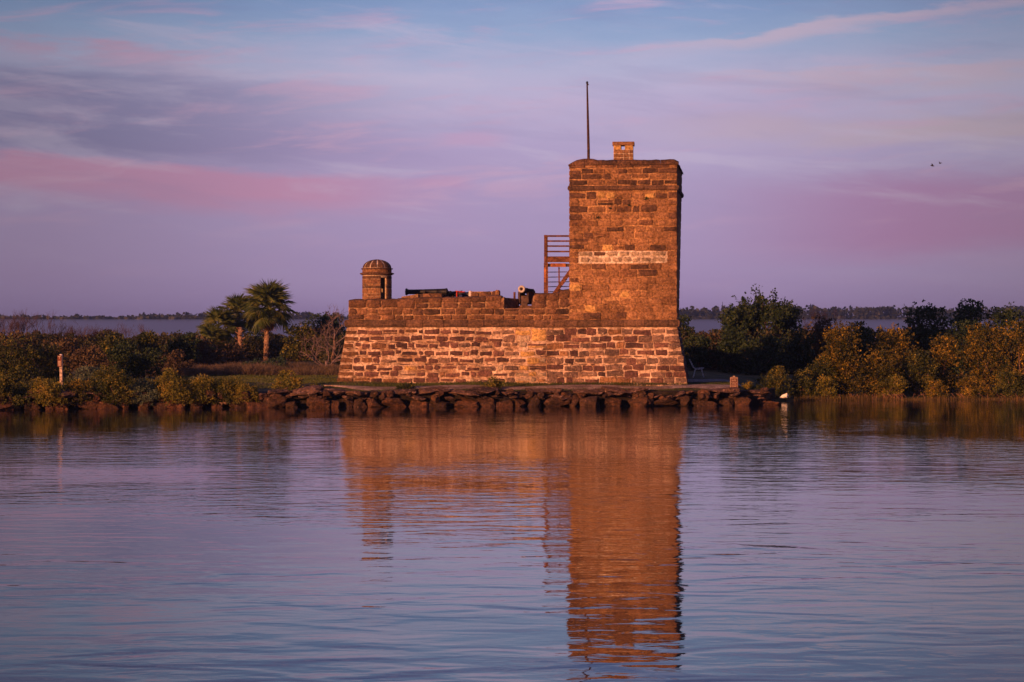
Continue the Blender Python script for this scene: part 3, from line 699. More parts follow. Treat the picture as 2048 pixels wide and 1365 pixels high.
for (a0, a1, z0, z1) in ((D1, 360 + WA, bz(612), bz(551)), (360 + WA, 360 + WB, bz(612), bz(577)), (360 + WA, 360 + WB, bz(569), bz(551)), (360 + WB, 360 + D0, bz(612), bz(551)), (D0, D1, bz(556), bz(551))):
    vv, ff = arc(br - .09, br - .012, a0, a1, z0, z1); drum.add(vv, ff)
dr = B.mb('drum_wall', drum, M['stone_pale'])
for i, (a, b) in enumerate(((553, 558.5), (559.2, 568.4), (569, 572.7), (573.1, 577.0), (577.8, 587.8), (588.6, 593.4), (594.2, 604))):
    ang = D1 + 1; lim = 360 + D0 - 1; mt = M['stone_tower_dark'] if i in (0, 3) else M['stone_tower']
    while ang < lim:
        st = random.uniform(24, 46); a1 = ang + st
        if lim - a1 < 12: a1 = lim
        segs = [(ang, a1)]
        if b > 569.5 and a < 576:               # leave the slit window open
            w0, w1 = 360 + WA, 360 + WB
            segs = [(s_, min(e_, w0)) for s_, e_ in segs if s_ < w0] + [(max(s_, w1), e_) for s_, e_ in segs if e_ > w1]
        for (s_, e_) in segs:
            if e_ - s_ > 3:
                vv, ff = arc(br - .05, br + .004, s_ + .7, e_ - .7, bz(b), bz(a)); B.part('stone', vv, ff, mt, dr)
        ang = a1
def ring(prof, name, mat, n=40):
    q = MB(); q.lathe([(r_, z_) for r_, z_ in prof], n, org=(bu, BY, 0)); return B.mb(name, q, mat)
ring([(br - .2, bz(550.999)), (br + .03, bz(551)), (br + .04, bz(549.8)), (br + .10, bz(549.2)), (br + .11, bz(547)), (br + .02, bz(546)), (br - .2, bz(546))], 'cornice', M['stone_tower_dark'])
ring([(br - .2, bz(546) + .002), (br + .0, bz(546) + .002), (br + .0, bz(539.5)), (br - .2, bz(539.5))], 'frieze', M['stone_tower'])
ring([(br - .2, bz(539.4)), (br + .05, bz(539.3)), (br + .06, bz(537.4)), (br - .03, bz(536.6)), (br - .2, bz(536.6))], 'upper_cornice', M['stone_tower_dark'])
hd = bz(519.5) - bz(536.5); dr_ = br - .02
core = [(dr_ * math.cos(R(t_)) * .985, bz(536.6) + hd * math.sin(R(t_)) * .985) for t_ in range(0, 90, 10)] + [(0.01, bz(536.6) + hd * .985)]
dm = ring(core, 'dome', M['mortar_white'])
for k in range(12):
    a0, a1 = k * 30 + 9 + 2.2, k * 30 + 39 - 2.2; vv = []; ff = []; nn, mm = 4, 8
    for i in range(nn + 1):
        for j in range(mm + 1):
            t_ = R(2 + 80 * j / mm); g_ = 2.0 * (j / mm) * (1 if i == 0 else -1 if i == nn else 0)
            a = R(a0 + (a1 - a0) * i / nn + g_ * 1.5); rr = dr_ * math.cos(t_) * 1.012
            vv.append((bu + rr * math.sin(a), BY - rr * math.cos(a), bz(536.6) + hd * math.sin(t_) * 1.012))
    for i in range(nn):
        for j in range(mm): ff.append((i * (mm + 1) + j, (i + 1) * (mm + 1) + j, (i + 1) * (mm + 1) + j + 1, i * (mm + 1) + j + 1))
    B.part('dome_panel', vv, ff, M['stone_tower_dark'], dm, True)
B.mb('dome_crown', MB().lathe([(.14, bz(536.6) + hd * .975), (.12, bz(536.6) + hd * 1.0), (.05, bz(536.6) + hd * 1.02), (.005, bz(536.6) + hd * 1.02)], 12, org=(bu, BY, 0)), M['stone_tower_dark'], dm, True)

# ---- wooden stair and landing ------------------------------------------------
SY = 1.6
L = Build('wooden_landing', 'reddish brown wooden landing with railings and stair against the tower side', 'staircase', fu(1112, SY), SY, fz(590, 1112, SY))
def pz2(px, py, y=SY): return (fu(px, y), y, fz(py, px, y))
def wbar(name, a, b, w_, h_, mat='wood', y=SY, yb_=None):
    p = pz2(a[0], a[1], y); q = pz2(b[0], b[1], y if yb_ is None else yb_)
    return L.mb(name, MB().bar(p, q, w_, h_, up=(0, 0, 1)), M[mat])
px1 = 45.3 / 1.0
wbar('post', (1091, 470.5), (1091, 527), .12, .12)
wbar('post', (1090.5, 527), (1090.5, 590), .12, .12, 'wood')
wbar('post_facing', (1090.3, 535), (1090.3, 565), .10, .02, 'wood_bright', SY - .072)
wbar('post', (1094.8, 527), (1094.8, 590), .05, .10, 'wood')
wbar('rail', (1088, 472.6), (1140, 472.6), .10, .08)
for py in (482.7, 492.7, 503.6): wbar('rail', (1093, py), (1140, py), .035, .072)
for dy in (1.5,):
    wbar('post', (1093, 471), (1093, 527), .10, .10, 'wood', SY + dy)
    for py in (472.6, 483, 493, 503.6): wbar('rail', (1093, py), (1140, py), .035, .06, 'wood', SY + dy)
    wbar('post', (1093, 527), (1093, 590), .10, .10, 'wood', SY + dy)
wbar('fascia', (1093, 519.5), (1140, 519.5), .05, .24, 'wood')
for k in range(8): wbar('deck_plank', (1092, 514.3), (1140, 514.3), .19, .04, 'wood', SY + .12 + k * .2)
wbar('joist', (1095, 531), (1140, 531), .06, .14, 'carriage', SY + .1)
wbar('beam', (1101.5, 530.8), (1131.5, 530.8), .05, .16, 'wood_bright', SY + .03)
for py in (544.8, 554.8, 564.6, 574, 584): wbar('stair_rail', (1096, py), (1140, py - 0.6), .03, .036, 'carriage', SY + .5)
wbar('stair_post', (1118, 535), (1118.5, 584), .06, .06, 'wood', SY + .4)
wbar('stringer', (1142, 541), (1108, 589), .05, .17, 'wood', SY + .22)
wbar('stringer', (1142, 541), (1108, 589), .05, .17, 'wood', SY + 1.2)
for k in range(7):
    t_ = k / 6; wbar('stair_tread', (1140 - 30 * t_, 545 + 42 * t_), (1143 - 30 * t_, 545 + 42 * t_), .9, .04, 'wood', SY + .25, SY + .25)

# ---- cannons ------------------------------------------------------------------
def barrel_prof(Ln, r):
    return [(r * .55, 0), (r * 1.0, .0), (r * 1.18, .03), (r * 1.18, .07), (r * .86, .11), (r * .80, .2), (r * .84, .24), (r * .80, .27), (r * .88, Ln * .45), (r * .96, Ln * .46), (r * .9, Ln * .47),
            (r * 1.0, Ln * .72), (r * 1.1, Ln * .73), (r * 1.0, Ln * .74), (r * 1.12, Ln * .93), (r * 1.25, Ln * .94), (r * 1.22, Ln * .97), (r * .7, Ln * .985), (r * .25, Ln), (r * .3, Ln + .05), (r * .34, Ln + .1), (r * .2, Ln + .14), (.01, Ln + .15)]
def cannon(label, px, py, y, Ln, r, rz, pitch=0.0, bright=False, paint='iron', straps=False):
    u_ = fu(px, y); z_ = fz(py, px, y)
    rt = thing('cannon', label, 'cannon', fworld(u_, y, z_ - .75), rz, 'iron guns on the gun deck')
    bar = MB().lathe(barrel_prof(Ln, r), 22, 'X').obj('barrel', M[paint], rt, True, (0, 0, .75)); bar.rotation_euler = (0, pitch, 0)
    MB().lathe([(r * .5, -.012), (r * .5, -.006), (r * .01, -.006)], 16, 'X').obj('bore_shade', M['bore_shade'], bar)  # flat dark disc painting the shaded hollow; the barrel is solid
    if bright:
        MB().lathe([(r * .62, -.004), (r * .63, -.02), (r * 1.0, -.02), (r * 1.2, .01), (r * 1.2, .05), (r * .9, .09)], 22, 'X').obj('muzzle_ring', M['muzzle_bright'], bar, True)
        rt.children[0].name = 'barrel'
    for s_ in (-1, 1):
        ck = MB(); yy = s_ * (r + (.06 if bright else .12))
        cf = .16 if bright else .28
        pts = [(Ln * cf, .16), (Ln * 1.02, .16), (Ln * 1.02, .38), (Ln * .85, .38), (Ln * .85, .52), (Ln * .66, .52), (Ln * .66, .66), (Ln * cf, .64)]
        vv = [(a, yy - .045, b) for a, b in pts] + [(a, yy + .045, b) for a, b in pts]; n = 8
        ck.add(vv, [tuple(range(n)), tuple(range(n, 2 * n))[::-1]] + [(k, k + n, (k + 1) % n + n, (k + 1) % n) for k in range(n)]).obj('cheek', M['carriage'], rt)
    for xx in (Ln * .38, Ln * .92):
        MB().bar((xx, -(r + .3), .14), (xx, r + .3, .14), .1, .1).obj('axle', M['carriage'], rt)
        for s_ in (-1, 1):
            wq = MB().lathe([(.01, -.05), (.16, -.05), (.17, -.03), (.17, .03), (.16, .05), (.01, .05)], 16, 'Y', (xx, s_ * (r + .24), .14)).obj('truck_wheel', M['carriage'], rt, True)
    MB().bar((Ln * .45, -(r + .2), .72), (Ln * .45, r + .2, .72), .09, .09).obj('trunnion', M['iron'], rt)
    if bright:
        MB().box((Ln * .2, -(r + .03), .02), (Ln * .26, r + .03, .46)).obj('front_plank', M['carriage'], rt)
        MB().box((Ln * .1, r + .2, .04), (Ln * .14, r + .28, .62)).obj('side_post', M['wood'], rt)
    MB().box((Ln * .5, -(r + .08), .2), (Ln * .58, r + .08, .5)).obj('transom', M['carriage'], rt)
    if straps:
        q = MB().box((Ln * .76, -r * 1.5, .60), (Ln * .80, -r * 1.4, .86)); q.box((Ln * .73, -r * 1.5, .86), (Ln * .83, -r * 1.4, .90)); q.obj('strap', M['red_paint'], rt)
    return rt
cannon('long black iron cannon lying level and pointing left beside the sentry box', 811, 584.3, 3.2, 1.95, .135, -TH)
cannon('black cannon with a red strap on its breech, behind the long barrel', 872, 588.5, 5.4, 1.25, .13, -TH, straps=True)
cannon('cannon with a bright white muzzle ring aimed out through the embrasure at the water', 1043, 578.5, .7, 1.9, .135, R(90) - TH - R(10), R(4), True)
# dark chest with red lid and white end cap
ch_u = fu(923, 4.5); cz_ = fz(600, 930, 4.5)
cr = thing('gun_barrel_on_skid', 'short dark blue gun barrel with a white muzzle end, beside the stone merlon', 'gun', fworld(ch_u, 4.5, cz_), -TH)
hz = fz(589.8, 930, 4.5) - cz_
MB().lathe([(.10, 0), (.12, .02), (.11, .08), (.125, .3), (.15, .34)], 18, 'X', (0, 0, hz)).obj('barrel', M['iron_blue'], cr, True)
MB().lathe([(.12, .34), (.18, .345), (.185, .42), (.17, .47), (.06, .475)], 18, 'X', (0, 0, hz)).obj('muzzle_end', M['white_paint'], cr, True)
MB().box((-.1, -.14, hz - .14), (.04, -.11, hz - .02)).obj('white_block', M['white_paint'], cr)
MB().box((-.12, -.12, hz + .11), (.16, .12, hz + .145)).obj('red_board', M['red_paint'], cr)
MB().box((-.1, -.1, 0), (.45, .1, hz - .15)).obj('skid', M['carriage'], cr)

# ------------------------------------------------------------------ sea wall of boulders
def rock_mesh(i, sx, sy, sz, flat_=0.0):
    bmv = []; bmf = []
    import bmesh
    bm = bmesh.new(); bmesh.ops.create_icosphere(bm, subdivisions=3, radius=1.0); off = Vector((i * 7.3, i * 3.1, 0)); rr_ = random.Random(i)
    planes = [(Vector((rr_.gauss(0, 1), rr_.gauss(0, 1), rr_.gauss(0, 1))).normalized(), rr_.uniform(.55, .9)) for _ in range(9)]
    for v_ in bm.verts:
        p = v_.co.copy()
        p = Vector(tuple(math.copysign(abs(c_) ** 0.72, c_) for c_ in p))
        for n0, d0 in planes:
            e0_ = p.dot(n0) - d0
            if e0_ > 0: p -= n0 * e0_
        n_ = 1 + 0.22 * noise.noise(p * 1.2 + off) + 0.12 * noise.noise(p * 3.1 + off) + 0.12 * noise.noise(p * 6 + off)
        v_.co = Vector((p.x * sx, p.y * sy, p.z * sz)) * n_
    me = bpy.data.meshes.new('rock'); bm.to_mesh(me); bm.free(); return me
RM = [rock_mesh(i, .56, .45, .40) for i in range(12)]; SM = [rock_mesh(20 + i, .66, .55, .16) for i in range(9)]
for k in RM: k.materials.append(M['rock'])
for k in SM: k.materials.append(M['rock_cap'])
sw = thing('sea_wall', 'low rough sea wall of dark boulders along the waterline under ragged cap slabs', 'sea wall', (0, 95.5, 0))
bank = MB(); pts = [(x, shore(x) + .45) for x in np.linspace(-34, XEND + .5, 60)]
for (a, b) in zip(pts[:-1], pts[1:]):
    bank.add([(a[0], a[1], -.6), (b[0], b[1], -.6), (b[0], b[1], .60), (a[0], a[1], .60), (a[0], a[1] + .5, .64), (b[0], b[1] + .5, .64)], [(0, 1, 2, 3), (3, 2, 5, 4)])
bank.obj('backing', M['bank_mud'], sw, loc=(0, -95.5, 0))
def rk(meshes, name, x, y, z, sc, rz=None, sz=1.0, tl=.2):
    o = link(name, random.choice(meshes), sw, (x, y - 95.5, z), (random.uniform(-tl, tl), random.uniform(-tl, tl), random.uniform(0, 6.28) if rz is None else rz))
    o.scale = (sc * random.uniform(.85, 1.2), sc, sc * sz); return o
x = -31.0; nr = 0
while x < XEND:
    left = x < wx(430, 94)
    wd = random.uniform(.45, 1.15) * (0.8 if left else 1.0); sc = wd * random.uniform(.88, 1.05)
    rk(RM, 'boulder', x + wd / 2, shore(x) + random.uniform(.0, .35), random.uniform(-.02, .2), sc, random.choice([0, 3.14]) + random.uniform(-.5, .5), random.uniform(.7, 1.15) * min(1.3, .75 / sc))
    nr += 1; x += wd * random.uniform(.78, 1.02)
    if random.random() < .25: x += random.uniform(.15, .4)
x = -31.0
while x < XEND - .7:
    wd = random.uniform(.6, 1.5)
    z_ = .62 + random.uniform(-.05, .05)
    if random.random() < (0.45 if x < -11 or x > 8.5 else 0.75): rk(SM, 'cap_slab', x + wd / 2, shore(x) + random.uniform(.3, .6), z_, wd * random.uniform(.7, 1.0), random.choice([0, 3.14]) + random.uniform(-.3, .3), random.uniform(.8, 1.3) * min(1.2, 1 / wd), .12)
    for _ in range(4):
        s0_ = random.uniform(.18, .48); rk(random.choice([RM, SM, SM]), 'boulder', x + random.uniform(0, wd), shore(x) + random.uniform(-.05, .35), random.uniform(.36, .62) - s0_ * .1, s0_, None, random.uniform(.8, 1.3), .3); nr += 1
    x += wd * .7
for (px, py, s_) in ((1510, 793, .5), (1530, 783, .45), (1540, 795, .42), (1497, 800, .6), (1478, 801, .45), (1525, 803, .35), (1537, 790, .3)):
    D = 98.8 + max(0, (px - 1530) * .06); rk(RM, 'boulder', wx(px, D), D + random.uniform(-.3, .3), min(.35, wz(py, D)), s_)

# ------------------------------------------------------------------ vegetation
def clusters(P, N, size, per=6, spread=0.85, asp=0.42):
    """Leaf whorls: P cluster bases, N outward directions -> (n,4,3) kite-shaped leaves."""
    n = len(P); P = np.repeat(P, per, 0); N = np.repeat(N, per, 0); m_ = len(P)
    r = RS.normal(size=(m_, 3)); d = N + r * spread; d /= np.linalg.norm(d, axis=1)[:, None] + 1e-9
    L_ = size * RS.uniform(.65, 1.3, (m_, 1)); s_ = np.cross(d, RS.normal(size=(m_, 3))); s_ /= np.linalg.norm(s_, axis=1)[:, None] + 1e-9
    b = P + RS.normal(size=(m_, 3)) * size * .45
    wdt = s_ * L_ * asp
    return np.stack([b, b + d * L_ * .55 + wdt, b + d * L_, b + d * L_ * .55 - wdt], 1)
def crown_points(w_, h_, d_, n, lumps, lift=0.0, taper=0.0, seed=0):
    """Cluster bases over a heap of rounded lobes filling a w x d x h dome standing on z=0."""
    rs = np.random.RandomState(seed); C_ = []
    for k in range(lumps):
        a = rs.uniform(0, 2 * math.pi); rr = math.sqrt(rs.uniform(0, 1)); t_ = rs.uniform(0, 1) ** 1.15
        z = lift + (h_ - lift) * t_ * (0.9)
        lim = math.sqrt(max(0.05, 1 - (t_ * 0.92) ** 3)) * (1 - taper * t_)
        r0 = min(w_, h_) * rs.uniform(.15, .30)
        C_.append((max(0, w_ / 2 - r0) * lim * rr * math.cos(a), max(0, d_ / 2 - r0) * lim * rr * math.sin(a), max(z - r0 * .3, r0 * .5), r0))
    C_ = np.array(C_); wgt = C_[:, 3] ** 2; idx = rs.choice(len(C_), n, p=wgt / wgt.sum()); c_ = C_[idx]
    D_ = rs.normal(size=(n, 3)); D_ /= np.linalg.norm(D_, axis=1)[:, None]
    D_[:, 2] = np.where(rs.uniform(size=n) < .55, np.abs(D_[:, 2]), D_[:, 2])
    rad = c_[:, 3:4] * rs.uniform(.45, 1.18, (n, 1)) ** .8
    P_ = c_[:, :3] + D_ * rad * np.array([1.15, 1.0, .95]); ok = P_[:, 2] > .02
    Nn = D_ * .7 + np.array([0, 0, .45]); return P_[ok], Nn[ok], C_
def ground_at(px, D):
    x = wx(px, D); return x, gz(x, D)
GRP = {}
def shrub(name, cat, label, px, top, width, D, mat, leaf=.10, dens=1.0, lumps=26, lift=0.0, seed=None, depth=None, z0=None, group=None, stem='bark', taper=0.1, sink=0.05):
    x, z = ground_at(px, D)
    if px < 520 and D - shore(x) < .7: D -= .4; z = .20
    if z0 is not None: z = z0
    h_ = wz(top, D) - z + .0; w_ = width / F * D; d_ = depth or min(w_, 3.2) * .9
    seed = seed if seed is not None else int(px * 7 + top)
    n = int(dens * (w_ * h_ * 2.4 + d_ * h_) * 0.021 / (leaf * leaf) * 10)
    n = max(60, min(int(n * 1.9), 3600)); P_, N_, C_ = crown_points(w_, h_, d_, n, lumps, lift, taper, seed)
    rt = thing(name, label, cat, (x, D, z - sink), 0, group)
    link('foliage', quads_mesh('foliage', clusters(P_, N_, leaf), M[mat]), rt)
    q = MB(); rs = random.Random(seed)
    for c_ in C_[rs.sample(range(len(C_)), min(9, len(C_)))]:
        bx = rs.uniform(-.12, .12) * w_; m1 = (bx + (c_[0] - bx) * .35 + rs.uniform(-.05, .05), c_[1] * .35, c_[2] * .5)
        q.tube([(bx, rs.uniform(-.1, .1), 0), m1, tuple(c_[:3])], [.03 + .012 * h_, .02 + .006 * h_, .008], 5)
    q.obj('stem', M[stem], rt, True)
    return rt
def grow(q, p, d, ln, r, lv, rs, spread=.6, up=.15, kids=3, n=4):
    """Recursive bare branching."""
    pts = [p]; dd = d.normalized()
    for k in range(3):
        dd = (dd + Vector((rs.uniform(-1, 1), rs.uniform(-1, 1), rs.uniform(-1, 1))) * .22 + Vector((0, 0, up * .3))).normalized(); pts.append(pts[-1] + dd * ln / 3)
    q.tube(pts, [r, r * .85, r * .7, r * .5], n, cap=False)
    if lv == 0: return
    for k in range(kids):
        t_ = rs.choice([1, 2, 3, 3]); nd = (dd + Vector((rs.uniform(-1, 1), rs.uniform(-1, 1), rs.uniform(-.6, 1))) * spread + Vector((0, 0, up))).normalized()
        grow(q, pts[t_], nd, ln * rs.uniform(.6, .85), r * .6, lv - 1, rs, spread, up, kids, max(3, n - 1))
def bare(label, px, top, base, width, D, seed, mat='twig', lv=5, group=None, r=.045, cnt=5, cat='bare shrub', name='bare_shrub'):
    x = wx(px, D); z = wz(base, D); h_ = (base - top) / F * D; w_ = width / F * D; rs = random.Random(seed)
    rt = thing(name, label, cat, (x, D, z), 0, group)
    q = MB(); br_ = MB()
    for k in range(cnt):
        a = rs.uniform(-1, 1)
        p0 = Vector((a * w_ * .3, rs.uniform(-.4, .4), 0)); q.tube([p0, p0 + Vector((a * w_ * .06, 0, h_ * .3))], [r * 1.2, r], 5)
        grow(br_, p0 + Vector((a * w_ * .06, 0, h_ * .3)), Vector((a * .6, rs.uniform(-.3, .3), 1)), h_ * .24, r, lv, rs, .8, .2)
    q.obj('trunk', M[mat], rt, True); br_.obj('branch', M[mat], rt)
    return rt

# back of the island, left of the fort
bare('tall bare purple-brown thicket at the left edge, highest above the mist', 42, 622, 735, 120, 128, 3, r=.035, cnt=12)
bare('small round-topped bare shrub against the mist, between the tall thicket and the wide twiggy one', 150, 648, 735, 60, 128, 5, r=.028, cnt=7)
bare('wide low bare twiggy shrub against the mist above the dark bushes', 238, 646, 735, 95, 130, 8, r=.028, cnt=11)
bare('reddish bare twigs beside the tall tree behind the thicket on the right', 1640, 617, 735, 80, 134, 12, r=.035, cnt=5)
bare('thin bare twigs poking up against the mist beside the orange mangroves', 1800, 655, 735, 50, 130, 14, r=.03, cnt=3)
V_ = [
 # name, category, label, px, top, width, D, mat, leaf, dens
 ('shrub', 'bush', 'brown-green bush behind the tall bare thicket at the far left', 20, 662, 130, 122, 'leaf_brown', .13, 1.0),
 ('shrub', 'bush', 'brown bush under the small round bare shrub', 130, 672, 130, 120, 'leaf_brown', .13, 1.0),
 ('shrub', 'bush', 'orange-tinged olive bush with a level top behind the dark rounded bush', 225, 664, 120, 120, 'leaf_olive', .12, 1.1),
 ('shrub', 'bush', 'green bush with a raised pointed top against the mist', 298, 652, 62, 122, 'leaf_olive', .12, 1.2),
 ('shrub', 'bush', 'dark green bush between the raised pointed bush and the palms', 362, 660, 90, 124, 'leaf_dark', .12, 1.1),
 ('shrub', 'bush', 'brownish bush just left of the smallest palm', 402, 672, 90, 126, 'leaf_brown', .12, 1.0),
 ('shrub', 'bush', 'low brown bush behind the tan grass under the palms', 462, 686, 110, 133, 'leaf_brown', .13, 1.0),
 ('shrub', 'bush', 'dark thicket behind the two left palms', 505, 648, 120, 150, 'leaf_dark', .14, 1.1),
 ('shrub', 'bush', 'olive bush right of the tall palm trunk', 598, 650, 96, 140, 'leaf_olive', .12, 1.1),
 ('shrub', 'bush', 'dark bush against the left end of the fort, behind the pale driftwood branches', 660, 655, 90, 142, 'leaf_brown', .12, 1.2),
 ('oak_tree', 'tree', 'spreading dark evergreen oak behind the left end of the fort', 655, 630, 120, 150, 'leaf_dark', .13, 1.1),
 ('shrub', 'bush', 'low blue-green mounded juniper at the foot of the tall palm', 532, 714, 124, 118, 'leaf_juniper', .07, 1.2),
 # left front
 ('mangrove', 'bush', 'large olive and rust bush at the left edge of the bank', 22, 672, 150, 97.5, 'leaf_olive', .074, 1.0),
 ('mangrove', 'bush', 'olive bush with orange leaves just behind the trail marker post', 95, 690, 110, 99, 'leaf_olive', .074, 1.0),
 ('shrub', 'bush', 'dark bush right behind the grey-green sage bush on the left bank', 190, 690, 110, 104, 'leaf_brown', .09, 1.0),
 ('shrub', 'bush', 'big rounded very dark green bush on the left of the lawn', 268, 684, 150, 107, 'leaf_dark', .09, 1.2),
 ('shrub', 'bush', 'dark brown-green bush sloping down to the left end of the lawn', 345, 700, 110, 112, 'leaf_brown', .10, 1.1),
 ('sage_bush', 'bush', 'pale grey-green sage bush beside the trail marker post', 185, 731, 115, 96.5, 'leaf_sage', .06, 1.0),
 ('sage_bush', 'bush', 'small pale grey-green sage bush at the near end of the lawn', 400, 748, 70, 99, 'leaf_sage', .055, 1.0),
 ('sea_oxeye', 'bush', 'low green and rust bush on the bank at the far left edge', 20, 758, 90, 92.4, 'leaf_olive', .06, 1.1),
 ('sea_oxeye', 'bush', 'low yellow-green bush at the foot of the trail marker post', 92, 762, 90, 92.8, 'leaf_yellow', .055, 1.0),
 ('mangrove', 'bush', 'rust and green bush leaning over the boulders in front of the sage bush', 228, 738, 90, 93.6, 'leaf_olive', .06, 1.2),
 ('sea_oxeye', 'bush', 'low orange-leaved bush between the marker post and the rust bush', 160, 762, 60, 93.2, 'leaf_orange_lit', .055, .9),
 ('sea_oxeye', 'bush', 'low grey-green bush right of the rust bush over the boulders', 288, 757, 60, 94.0, 'leaf_sage', .055, 1.0),
 ('sea_oxeye', 'bush', 'yellow-orange bush with a pointed tip at the bank, left of the lawn', 345, 743, 84, 94.3, 'leaf_yellow', .06, 1.1),
 ('sea_oxeye', 'bush', 'low yellow-green bush over the boulders, next right after the pointed one', 402, 757, 64, 94.7, 'leaf_yellow', .055, 1.0),
 ('sea_oxeye', 'bush', 'low olive bush ending the leafy left bank', 450, 764, 54, 94.8, 'leaf_olive', .055, 1.0),
 ('sea_oxeye', 'bush', 'bright green ground-hugging bush on the bank below the lawn', 492, 770, 66, 95.0, 'leaf_yellow', .045, 1.0),
 ('mangrove', 'bush', 'young mangrove with yellow leaves on the sea wall below the palms', 578, 739, 72, 96.8, 'leaf_yellow', .06, 1.0),
 ('sea_oxeye', 'bush', 'tiny bush on the sea wall just right of the young mangrove', 637, 766, 38, 96.8, 'leaf_olive', .05, 1.0),
 ('sea_oxeye', 'bush', 'tiny olive bush on the sea wall under the left half of the fort', 810, 759, 44, 96.9, 'leaf_olive', .05, .9),
 ('sea_oxeye', 'bush', 'small green bush on the sea wall below the middle of the fort', 986, 751, 54, 97, 'leaf_yellow', .055, 1.0),
 # right, back
 ('oak_tree', 'tree', 'small dark tree peeking out beside the right edge of the fort', 1368, 625, 52, 128, 'leaf_dark', .12, 1.0),
 ('shrub', 'bush', 'dark bush directly right of the fort behind the bench', 1392, 675, 100, 122, 'leaf_dark', .12, 1.3),
 ('shrub', 'bush', 'olive-topped dark bush, second behind the bench', 1425, 664, 90, 125, 'leaf_brown', .12, 1.3),
 ('shrub', 'bush', 'dark bush with an upright sprig at the left foot of the tall tree', 1470, 655, 100, 122, 'leaf_dark', .12, 1.4),
 ('shrub', 'bush', 'dense dark bush directly below the crown of the tall tree', 1530, 668, 120, 120, 'leaf_dark', .12, 1.4),
 ('shrub', 'bush', 'dark bush right of the tall tree, left of the orange mangroves', 1592, 655, 110, 122, 'leaf_dark', .12, 1.4),
 ('shrub', 'bush', 'olive-tipped dark bush behind the first orange mangrove', 1648, 640, 100, 124, 'leaf_brown', .12, 1.3),
 ('shrub', 'bush', 'dark leafy bush showing above the first orange mangrove', 1718, 642, 80, 122, 'leaf_dark', .12, 1.2),
 ('oak_tree', 'tree', 'dark many-headed tree above the mangroves, left of the round-topped one', 1852, 612, 128, 124, 'leaf_dark', .12, 1.1),
 ('oak_tree', 'tree', 'round-topped dark tree above the mangroves, tallest at the right', 1938, 602, 84, 126, 'leaf_dark', .12, 1.1),
 ('oak_tree', 'tree', 'dark flat tree behind the mangroves at the right edge', 2016, 617, 124, 126, 'leaf_dark', .12, 1.1),
 ('shrub', 'bush', 'dark bush filling the gap behind the middle orange mangroves', 1790, 662, 120, 122, 'leaf_dark', .12, 1.3),
 ('shrub', 'bush', 'dark bush low behind the right orange mangroves', 1930, 636, 190, 122, 'leaf_dark', .12, 1.3),
 # right, front
 ('mangrove', 'bush', 'low olive bush spilling over the end of the sea wall, beside the white egret', 1548, 733, 84, 104.6, 'leaf_olive', .065, 1.2),
 ('mangrove', 'bush', 'grey-green bush directly above the white egret', 1606, 738, 84, 105.6, 'leaf_olive', .07, 1.2),
 ('sea_oxeye', 'bush', 'low rust and olive bush among the last rocks of the sea wall', 1514, 769, 44, 99.8, 'leaf_olive', .055, 1.2),
 ('sea_oxeye', 'bush', 'tiny yellow bush at the right of the do not enter sign', 1497, 762, 30, 100, 'leaf_yellow', .055, 1.0),
 ('mangrove', 'bush', 'olive bush filling the dip between the grey-green bush and the bright orange mangrove', 1645, 712, 90, 107.0, 'leaf_olive', .074, 1.2),
 ('mangrove', 'bush', 'bright orange mangrove, first and brightest on the right bank', 1688, 640, 118, 107.2, 'leaf_orange_lit', .074, 1.15),
 ('mangrove', 'bush', 'orange mangrove with a tall rounded head, second on the right bank', 1762, 690, 100, 107.4, 'leaf_orange_lit', .074, 1.1),
 ('mangrove', 'bush', 'olive-orange mangrove behind the second one, with a ragged top', 1790, 655, 120, 110.5, 'leaf_orange_lit', .074, .9),
 ('mangrove', 'bush', 'dark green hollow mangrove in the middle of the right bank', 1838, 700, 100, 108.5, 'leaf_olive', .074, .95),
 ('mangrove', 'bush', 'orange mangrove with a tall peak left of the dark hollow', 1888, 662, 100, 110, 'leaf_orange_lit', .074, .95),
 ('mangrove', 'bush', 'large olive-orange mangrove under the round-topped dark tree', 1968, 642, 130, 110.5, 'leaf_orange_lit', .074, .9),
 ('mangrove', 'bush', 'large olive mangrove cut by the right edge of the view', 2046, 634, 110, 109.5, 'leaf_orange_lit', .074, .9),
 ('mangrove', 'bush', 'small orange mangrove standing in the water below the dark hollow', 1866, 757, 70, 107, 'leaf_orange_lit', .065, 1.0),
 ('mangrove', 'bush', 'small olive mangrove at the water below the first orange one', 1655, 752, 74, 105.6, 'leaf_yellow', .065, 1.1),
 ('mangrove', 'bush', 'small orange mangrove at the water, nearest the right edge', 1945, 752, 90, 107.2, 'leaf_orange_lit', .065, 1.0),
 ('mangrove', 'bush', 'dark olive bush at the water in the right corner of the bank', 2020, 740, 100, 107.6, 'leaf_olive', .07, 1.1),
 ('mangrove', 'bush', 'low yellow-leaved mangrove at the water between the two small orange ones', 1780, 748, 90, 107.0, 'leaf_yellow', .065, .9),
]
for r_ in V_:
    nm, cat, lab, px, top, wid, D, mat, leaf, dens = r_
    if px < 520 and D < 95.5: wid *= 1.25; dens *= 1.4; top -= 7
    tree = nm == 'oak_tree'
    shrub(nm, cat, lab, px, top, wid, D, mat, leaf, dens, lumps=30 if tree else max(12, int(wid / 3.2)), lift=(0.9 if tree else 0.0), depth=None)
mass = []
